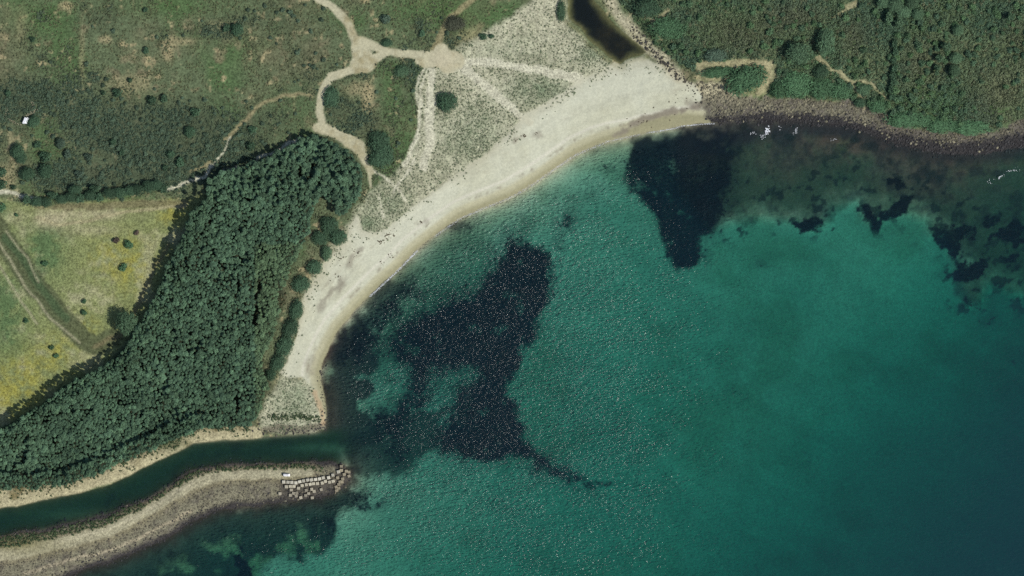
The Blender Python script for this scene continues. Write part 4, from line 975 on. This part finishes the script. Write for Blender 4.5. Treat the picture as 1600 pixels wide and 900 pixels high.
rock_field('spit_stones', spit_r, 1.1, .25, .9, (R_GREY, R_PALE), 'stones around the tip of the sandy spit at the river mouth', .5)
lag_r = sstep(-1.5, 1, path([(985,40),(1000,62),(1022,78),(1040,98),(1056,116),(1075,130)], 12, wob=2)) * sstep(0, 1, D)
rock_field('slope_stones', lag_r, 1.2, .2, .7, (R_GREY, R_BROWN * .8), 'small stones on the slope between lagoon and hillside', .35)

def boulders(n, pts, spread, smin, smax, cols, label, group):
    P = np.array([W(*p) for p in pts]); seg = np.linalg.norm(np.diff(P, axis=0), axis=1); cum = np.concatenate([[0], np.cumsum(seg)])
    for i in range(n):
        s = rng.uniform(0, cum[-1]); k = min(np.searchsorted(cum, s) - 1, len(P) - 2); k = max(k, 0)
        p = P[k] + (P[k + 1] - P[k]) * (s - cum[k]) / seg[k] + rng.normal(size=2) * spread
        r = smin + (smax - smin) * rng.random() ** 1.6
        z = hgt(*p)
        if z < -0.4: continue
        o = link('boulder', ROCKM[int(rng.integers(0, 6))], loc=(p[0], p[1], z), label=label, cat='boulder', group=group)
        o.rotation_euler = (rng.uniform(-.3, .3), rng.uniform(-.3, .3), rng.uniform(0, 6.28)); o.scale = (r, r * rng.uniform(.7, 1), r * rng.uniform(.7, 1.1))
        a = rng.random(); o['tint'] = [float(t) for t in (cols[0] * (1 - a) + cols[1] * a)]
for i_, (pts_, ph_) in enumerate([([(988,46),(1000,62)], 'above the lagoon end'), ([(1002,64),(1014,73)], 'just past the lagoon end'), ([(1014,73),(1026,85)], 'above the rounded sand lobe'), ([(1026,85),(1036,96)], 'in the densest part of the band'), ([(1036,96),(1047,107)], 'below the densest part of the band'), ([(1047,107),(1056,119)], 'at the lower end of the band'), ([(1058,120),(1077,129)], 'trailing toward the stony shore')]):
    boulders(14, pts_, 2.0, .6, 1.5, (R_DARK, R_BROWN * .8), 'dark boulder of the band under the hillside, ' + ph_, 'dark boulders ' + ph_)
for pts_, ph_ in [([(1068,128),(1085,133)], 'at the top of the beach corner'), ([(1085,133),(1092,150)], 'in the middle of the beach corner'), ([(1092,150),(1100,167)], 'beside the dark wrack of the beach corner')]:
    boulders(9, pts_, 3.0, .5, 1.1, (R_DARK, R_GREY * .7), 'dark boulder on pale sand ' + ph_, 'boulders ' + ph_)
for pts_, ph_ in [([(1105,160),(1150,168)], 'beside the beach corner'), ([(1150,168),(1200,170)], 'below the oval thicket'), ([(1205,170),(1260,172)], 'below the first shore thickets'), ([(1260,172),(1320,180)], 'below the last shore thicket'), ([(1320,180),(1375,200)], 'where the sandy path comes down'), ([(1380,203),(1440,220)], 'below the widest eastern thicket'), ([(1440,220),(1510,227)], 'in the middle of the eastern cove'), ([(1510,227),(1600,208)], 'near the picture edge')]:
    boulders(12, pts_, 4.0, .7, 1.5, (R_GREY, R_PALE), 'pale grey boulder on the stony eastern shore ' + ph_, 'eastern shore boulders ' + ph_)
for pts_, ph_ in [([(400,670),(425,677)], 'where the wood meets the spit'), ([(428,678),(460,676)], 'along the western half of the spit foot'), ([(462,675),(500,669)], 'along the eastern half of the spit foot'), ([(501,668),(509,652)], 'at the outer corner of the spit')]:
    boulders(10, pts_, 1.6, .5, 1.1, (R_GREY, R_DARK), 'boulder of the river mouth ' + ph_, 'boulders ' + ph_)
for pts_, ph_ in [([(330,791),(385,780)], 'well short of the concrete cubes'), ([(390,779),(435,776)], 'just before the concrete cubes'), ([(440,776),(485,773)], 'under the tumbled concrete cubes'), ([(490,771),(532,756)], 'at the outer end of the head')]:
    boulders(10, pts_, 2.5, .7, 1.4, (R_GREY * .9, R_BROWN), 'grey boulder at the seaward breakwater foot, ' + ph_, 'breakwater boulders ' + ph_)

# concrete armour blocks at the head of the breakwater
def block_mesh():
    import bmesh
    bm = bmesh.new(); bmesh.ops.create_cube(bm, size=2.0)
    top = [f for f in bm.faces if f.normal.z > .9]
    ins = bmesh.ops.inset_region(bm, faces=top, thickness=.62, depth=0)
    top = [f for f in bm.faces if f.normal.z > .9 and f.calc_area() < .9]
    bmesh.ops.translate(bm, verts=top[0].verts[:], vec=(0, 0, -.18))       # lifting recess
    bmesh.ops.bevel(bm, geom=[e for e in bm.edges if e.calc_face_angle(0) > 1.4], offset=.09, segments=1, affect='EDGES')
    V = np.array([v.co[:] for v in bm.verts]); me = bpy.data.meshes.new('concrete_block'); bm.to_mesh(me); bm.free()
    return me
CONC = foliage_material('concrete', .16, .85)
BLK = block_mesh(); BLK.materials.append(CONC)
ordn = ['first', 'second', 'third', 'fourth', 'fifth', 'sixth', 'seventh', 'eighth', 'ninth', 'tenth', 'eleventh', 'twelfth', 'thirteenth', 'fourteenth', 'fifteenth', 'sixteenth', 'seventeenth', 'eighteenth']
rows = [('upper breakwater row', 'pale concrete cube', alb(208,202,182), 1.2, [(328,470),(378,473),(423,475),(470,480),(515,467),(560,457),(608,447),(652,445),(700,440),(747,433),(790,422),(853,420),(903,390),(968,352)]),
        ('second breakwater row', 'cream concrete cube', alb(198,190,166), 1.16, [(358,525),(405,522),(447,521),(500,542),(543,511),(592,501),(637,496),(676,490),(722,487),(778,482),(816,462),(863,472),(906,461)]),
        ('third tumbled row', 'weathered grey concrete cube', alb(166,158,138), 1.12, [(283,607),(415,564),(403,626),(440,603),(478,600),(472,634),(525,655),(583,628),(590,568),(618,606),(655,555),(682,580),(660,656),(765,560)]),
        ('tumbled seaward tip', 'brownish concrete cube', alb(160,150,126), 1.12, [(1000,288),(1000,335),(1058,345),(1090,355),(1035,382),(1090,402),(957,420),(1017,435),(972,500),(1010,470),(940,530),(945,572),(985,470),(970,545)])]
for row, kind, col, s, pts in rows:
    for i, (bx_, by_) in enumerate(pts):
        x, y = W(400 + bx_ / 7.5, 690 + by_ / 7.5)
        o = link('concrete_block', BLK, loc=(x, y, max(hgt(x, y), .1) + .75), label=f'{kind}, {ordn[i]} from land in the {row}', cat='concrete block', group='concrete blocks of the ' + row)
        t = 0.06 if s > 1.1 else .22
        o.rotation_euler = (rng.uniform(-t, t), rng.uniform(-t, t), math.radians(12 if i > 3 else -3) + rng.uniform(-.12, .12) * (1 if s > 1.1 else 4))
        o.scale = (s * rng.uniform(.93, 1.05), s * rng.uniform(.93, 1.05), s)
        o['tint'] = [float(t_) for t_ in col * rng.uniform(.82, 1.12)]

# small mesh kit
def boxes(name, parts, mat, parent=None, bevel=0.0):
    import bmesh
    bm = bmesh.new()
    for (cx_, cy_, cz_, sx, sy, sz_) in parts:
        g = bmesh.ops.create_cube(bm, size=1.0)['verts']
        bmesh.ops.scale(bm, vec=(sx, sy, sz_), verts=g); bmesh.ops.translate(bm, vec=(cx_, cy_, cz_), verts=g)
    if bevel: bmesh.ops.bevel(bm, geom=bm.edges[:], offset=bevel, segments=2, affect='EDGES')
    me = bpy.data.meshes.new(name); bm.to_mesh(me); bm.free(); me.materials.append(mat)
    return link(name, me, parent=parent)
PAINT = simple_material('white_paint', (.8, .8, .8), .35, .04)
GLASS = simple_material('dark_glass', (.02, .025, .03), .08, .1)
RUBBER = simple_material('rubber', (.02, .02, .02), .8)
GREYP = simple_material('grey_plastic', (.12, .12, .13), .5)
LAMP_R = simple_material('red_lens', (.35, .02, .02), .3, .05)
LAMP_W = simple_material('clear_lens', (.7, .7, .65), .15, .05)

def profile_body(name, prof, half, mat, parent, tuck=.1):
    """side profile (x, z) extruded across, narrowed towards the roof"""
    zmax = max(p[1] for p in prof); V, F = [], []
    n = len(prof)
    for sgn in (-1, 1):
        for (px0, pz) in prof:
            V.append((px0, sgn * (half - tuck * max(0, pz - 1.0) / (zmax - 1.0)), pz))
    import bmesh
    bm = bmesh.new(); vs = [bm.verts.new(v) for v in V]
    bm.faces.new(vs[:n][::-1]); bm.faces.new(vs[n:])
    for k in range(n): bm.faces.new((vs[k], vs[(k + 1) % n], vs[n + (k + 1) % n], vs[n + k]))
    bmesh.ops.recalc_face_normals(bm, faces=bm.faces[:])
    bmesh.ops.bevel(bm, geom=bm.edges[:], offset=.06, segments=2, affect='EDGES')
    me = bpy.data.meshes.new(name); bm.to_mesh(me); bm.free(); me.materials.append(mat)
    return link(name, me, parent=parent)
vx, vy = W(448.3, 742)
van = link('van', None, loc=(vx, vy, hgt(vx, vy) + .02), label='white van with dark roof gaps parked on the sandy crest of the breakwater', cat='van')
van.rotation_euler = (0, 0, math.radians(-2))
profile_body('body', [(-2.45,.35),(-2.5,1.1),(-2.4,2.25),(1.2,2.3),(1.75,1.35),(2.45,1.1),(2.55,.4)], .98, PAINT, van)
boxes('windscreen', [(1.52, 0, 1.78, .05, 1.55, .75)], GLASS, van).rotation_euler = (0, 0, 0)
for sx in (-1.35, -.35, .6):
    boxes('roof_window', [(sx, .28, 2.31, .28, .95, .05)], GLASS, van, .01)
for sy in (-1, 1):
    boxes('side_window', [(.75, sy * .955, 1.75, .8, .03, .5)], GLASS, van)
    boxes('mirror', [(1.45, sy * 1.12, 1.45, .12, .22, .22)], GREYP, van, .03)
    boxes('headlight', [(2.5, sy * .7, .85, .1, .34, .2)], LAMP_W, van, .02)
    boxes('tail_light', [(-2.5, sy * .85, 1.2, .08, .16, .5)], LAMP_R, van, .02)
boxes('bumper', [(2.55, 0, .5, .16, 1.9, .26), (-2.52, 0, .5, .14, 1.9, .24)], GREYP, van, .04)
def wheel(x, y, parent):
    import bmesh
    out = []
    for nm, r, w, mt in (('tyre', .36, .24, RUBBER), ('rim', .21, .26, GREYP)):
        bm = bmesh.new(); bmesh.ops.create_cone(bm, cap_ends=True, segments=18, radius1=r, radius2=r, depth=w)
        bmesh.ops.bevel(bm, geom=[e for e in bm.edges if e.calc_face_angle(0) > 1.2], offset=.03, segments=1, affect='EDGES')
        me = bpy.data.meshes.new(nm); bm.to_mesh(me); bm.free(); me.materials.append(mt); out.append(me)
    w_ = link('wheel', None, parent=parent, loc=(x, y, .36)); w_.rotation_euler = (math.pi / 2, 0, 0)
    link('tyre', out[0], parent=w_); link('rim', out[1], parent=w_)
for x in (-1.5, 1.6):
    for y in (-.86, .86): wheel(x, y, van)

# hut with a white roof among ruined walls
PLASTER = simple_material('pale_plaster', (.42, .39, .33), .9)
ROOFW = simple_material('white_roof', (.82, .82, .82), .55, .05, 1.5)
WOOD = simple_material('grey_wood', (.16, .13, .1), .8)
hx_, hy_ = W(43, 189.5)
hut = link('hut', None, loc=(hx_, hy_, hgt(hx_, hy_)), label='small hut with a bright white roof in the scrubland', cat='hut')
hut.rotation_euler = (0, 0, math.radians(-22))
boxes('wall', [(0, -2.05, 1.2, 2.9, .22, 2.9), (0, 2.05, 1.2, 2.9, .22, 2.9), (-1.34, 0, 1.2, .22, 3.88, 2.9), (1.34, 0, 1.2, .22, 3.88, 2.9)], PLASTER, hut)
for sy, rot in ((-.84, .16), (.84, -.16)):
    rf = boxes('roof', [(0, 0, 0, 1.78, 5.0, .1)] + [(-.74 + .37 * k, 0, .06, .05, 5.0, .05) for k in range(5)], ROOFW, hut); rf.location = (sy, .35 if sy > 0 else -.3, 2.85); rf.rotation_euler = (0, rot * -1, 0)
dr = boxes('door', [(0, -2.18, 1.0, .85, .06, 1.95)], WOOD, hut); boxes('handle', [(.3, -2.24, 1.0, .05, .06, .14)], GREYP, dr)
wnd = boxes('window', [(1.47, .5, 1.5, .05, .9, .8)], WOOD, hut); boxes('pane', [(1.51, .5, 1.5, .03, .74, .64)], GLASS, wnd)
def stone_wall(pts, n, label, h=.9, w=.5):
    P = np.array([W(*p) for p in pts]); c0 = P.mean(0)
    e = link('stone_wall', None, loc=(c0[0], c0[1], hgt(*c0)), label=label, cat='wall')
    seg = np.linalg.norm(np.diff(P, axis=0), axis=1); cum = np.concatenate([[0], np.cumsum(seg)])
    for i in range(n):
        s = cum[-1] * (i + .5) / n; k = max(min(np.searchsorted(cum, s) - 1, len(P) - 2), 0)
        p = P[k] + (P[k + 1] - P[k]) * (s - cum[k]) / seg[k] + rng.normal(size=2) * w
        o = link('stone', ROCKM[int(rng.integers(0, 6))], parent=e, loc=(p[0] - c0[0], p[1] - c0[1], hgt(*p) - hgt(*c0) + rng.uniform(0, h)))
        r = rng.uniform(.22, .55); o.scale = (r, r, r * .9); o.rotation_euler = (0, 0, rng.uniform(0, 6.28)); o['tint'] = [float(t) for t in R_PALE * rng.uniform(.75, 1.1)]
stone_wall([(53,161),(57,170),(53,176),(46,181),(42,182)], 70, 'broken pale stone wall curving north from the white roofed hut', .8, .7)
stone_wall([(15,186),(22,190),(28,194),(36,196)], 30, 'low pale stone wall running west from the white roofed hut', .6, .4)
stone_wall([(12,168),(13,178),(10,184)], 14, 'scattered reddish stone line west of the hut ruins', .3, .7)

# ------------------------------------------------------------------ foam
FOAM = simple_material('foam', (.62, .64, .66), .6, .15, 1.0)
FOAMM = [mesh_np('foam', *ico(700 + k, 1, .12, .7), [FOAM]) for k in range(4)]
def foam(name, px, py, rx, ry, n, label, rot=0, smax=.7):
    a = rng.normal(size=(n, 2)) * .5; ca, sa = math.cos(math.radians(rot)), math.sin(math.radians(rot))
    fx = (a[:, 0] * rx * ca - a[:, 1] * ry * sa) * M_PER_PX; fy = (a[:, 0] * rx * sa + a[:, 1] * ry * ca) * M_PER_PX
    x0, y0 = W(px, py)
    s = rng.uniform(.1, smax, n)
    scatter(name, np.stack([fx + x0, fy + y0, np.full(n, .02)], -1), np.stack([s, s * .8, s], -1), np.ones((n, 3)), FOAMM, label, mat=FOAM)
foam('surf_foam', 1199, 204, 4, 5, 46, 'brightest white foam over the sunken rocks of the eastern shore', -35, .8)
foam('surf_foam', 1193, 212, 6, 4, 22, 'broken foam just below the brightest surf patch', 0, .5)
foam('surf_foam', 1177, 208, 5, 4, 10, 'faint foam left of the brightest surf patch', -30, .5)
foam('surf_foam', 1218, 199, 2, 3, 6, 'small foam fleck right of the brightest surf patch', 0, .5)
foam('surf_foam', 1242, 205, 4, 7, 22, 'soft round foam patch, easternmost of the surf group', -20, .5)
foam('surf_foam', 1303, 219, 6, 2, 8, 'thin foam streak over brown rocks further east', 5, .4)
foam('surf_foam', 1562, 277, 8, 2, 22, 'oblique foam streak near the eastern picture edge', 28, .5)
foam('surf_foam', 1585, 266, 10, 2.5, 20, 'foam curl above the oblique streak near the eastern edge', 8, .45)
foam('surf_foam', 1547, 285, 6, 3, 7, 'faint foam below the oblique eastern streak', -25, .4)
def swash(pts, n, w, label, smax=.45):
    n, smax = int(n * 1.3), smax * .42
    P = np.array([W(*p) for p in pts]); seg = np.linalg.norm(np.diff(P, axis=0), axis=1); cum = np.concatenate([[0], np.cumsum(seg)])
    s = np.sort(rng.uniform(0, cum[-1], n)); k = np.clip(np.searchsorted(cum, s) - 1, 0, len(P) - 2)
    p = P[k] + (P[k + 1] - P[k]) * ((s - cum[k]) / seg[k])[:, None] + rng.normal(size=(n, 2)) * w
    dd = lookup(D, p[:, 0], p[:, 1]); ok = (dd < 2.5); p = p[ok]
    sz = rng.uniform(.12, smax, len(p))
    scatter('swash_foam', np.stack([p[:, 0], p[:, 1], np.maximum(lookup(Z, p[:, 0], p[:, 1]), 0) + .02], -1), np.stack([sz * 1.3, sz, sz], -1), np.ones((len(p), 3)), FOAMM, label, mat=FOAM)
swash([(578,463),(600,443),(622,423),(640,404),(652,392)], 420, .35, 'white swash line on the western curve of the beach', .5)
swash([(1010,208),(1047,202),(1067,197),(1097,194),(1117,193)], 300, .3, 'white swash line at the eastern end of the beach', .45)
swash([(680,369),(720,341),(763,323),(800,308),(833,288),(867,264),(900,242),(950,221),(1000,210)], 900, .5, 'thin broken swash line along the middle of the beach', .35)
# dark wrack lying on the sand
WR = foliage_material('wrack', .3, .9)
WRM = [mesh_np('wrack', *ico(720 + k, 1, .22, .8), [WR]) for k in range(3)]
wp, ws_ = [], []
for (a, b, r, n) in [(594,377,4,12),(604,370,7,16),(612,364,6,10),(658,347,4,10),(818,213,4,8),(806,218,3,6),(838,208,3,5),(598,410,3,5),(610,400,5,8),(556,398,6,10),(962,117,2,3),(1000,190,16,14),(1060,170,20,14),(540,400,14,12),(520,430,12,10)]:
    for _ in range(n):
        x, y = W(a + rng.normal() * r * .6, b + rng.normal() * r * .5); wp.append((x, y, hgt(x, y))); ws_.append(rng.uniform(.25, .9))
ws_ = np.array(ws_)
scatter('wrack', wp, np.stack([ws_, ws_ * .7, ws_], -1), np.tile(alb(96, 88, 72), (len(wp), 1)), WRM, 'dark clumps of dried seaweed lying on the pale beach', mat=WR)
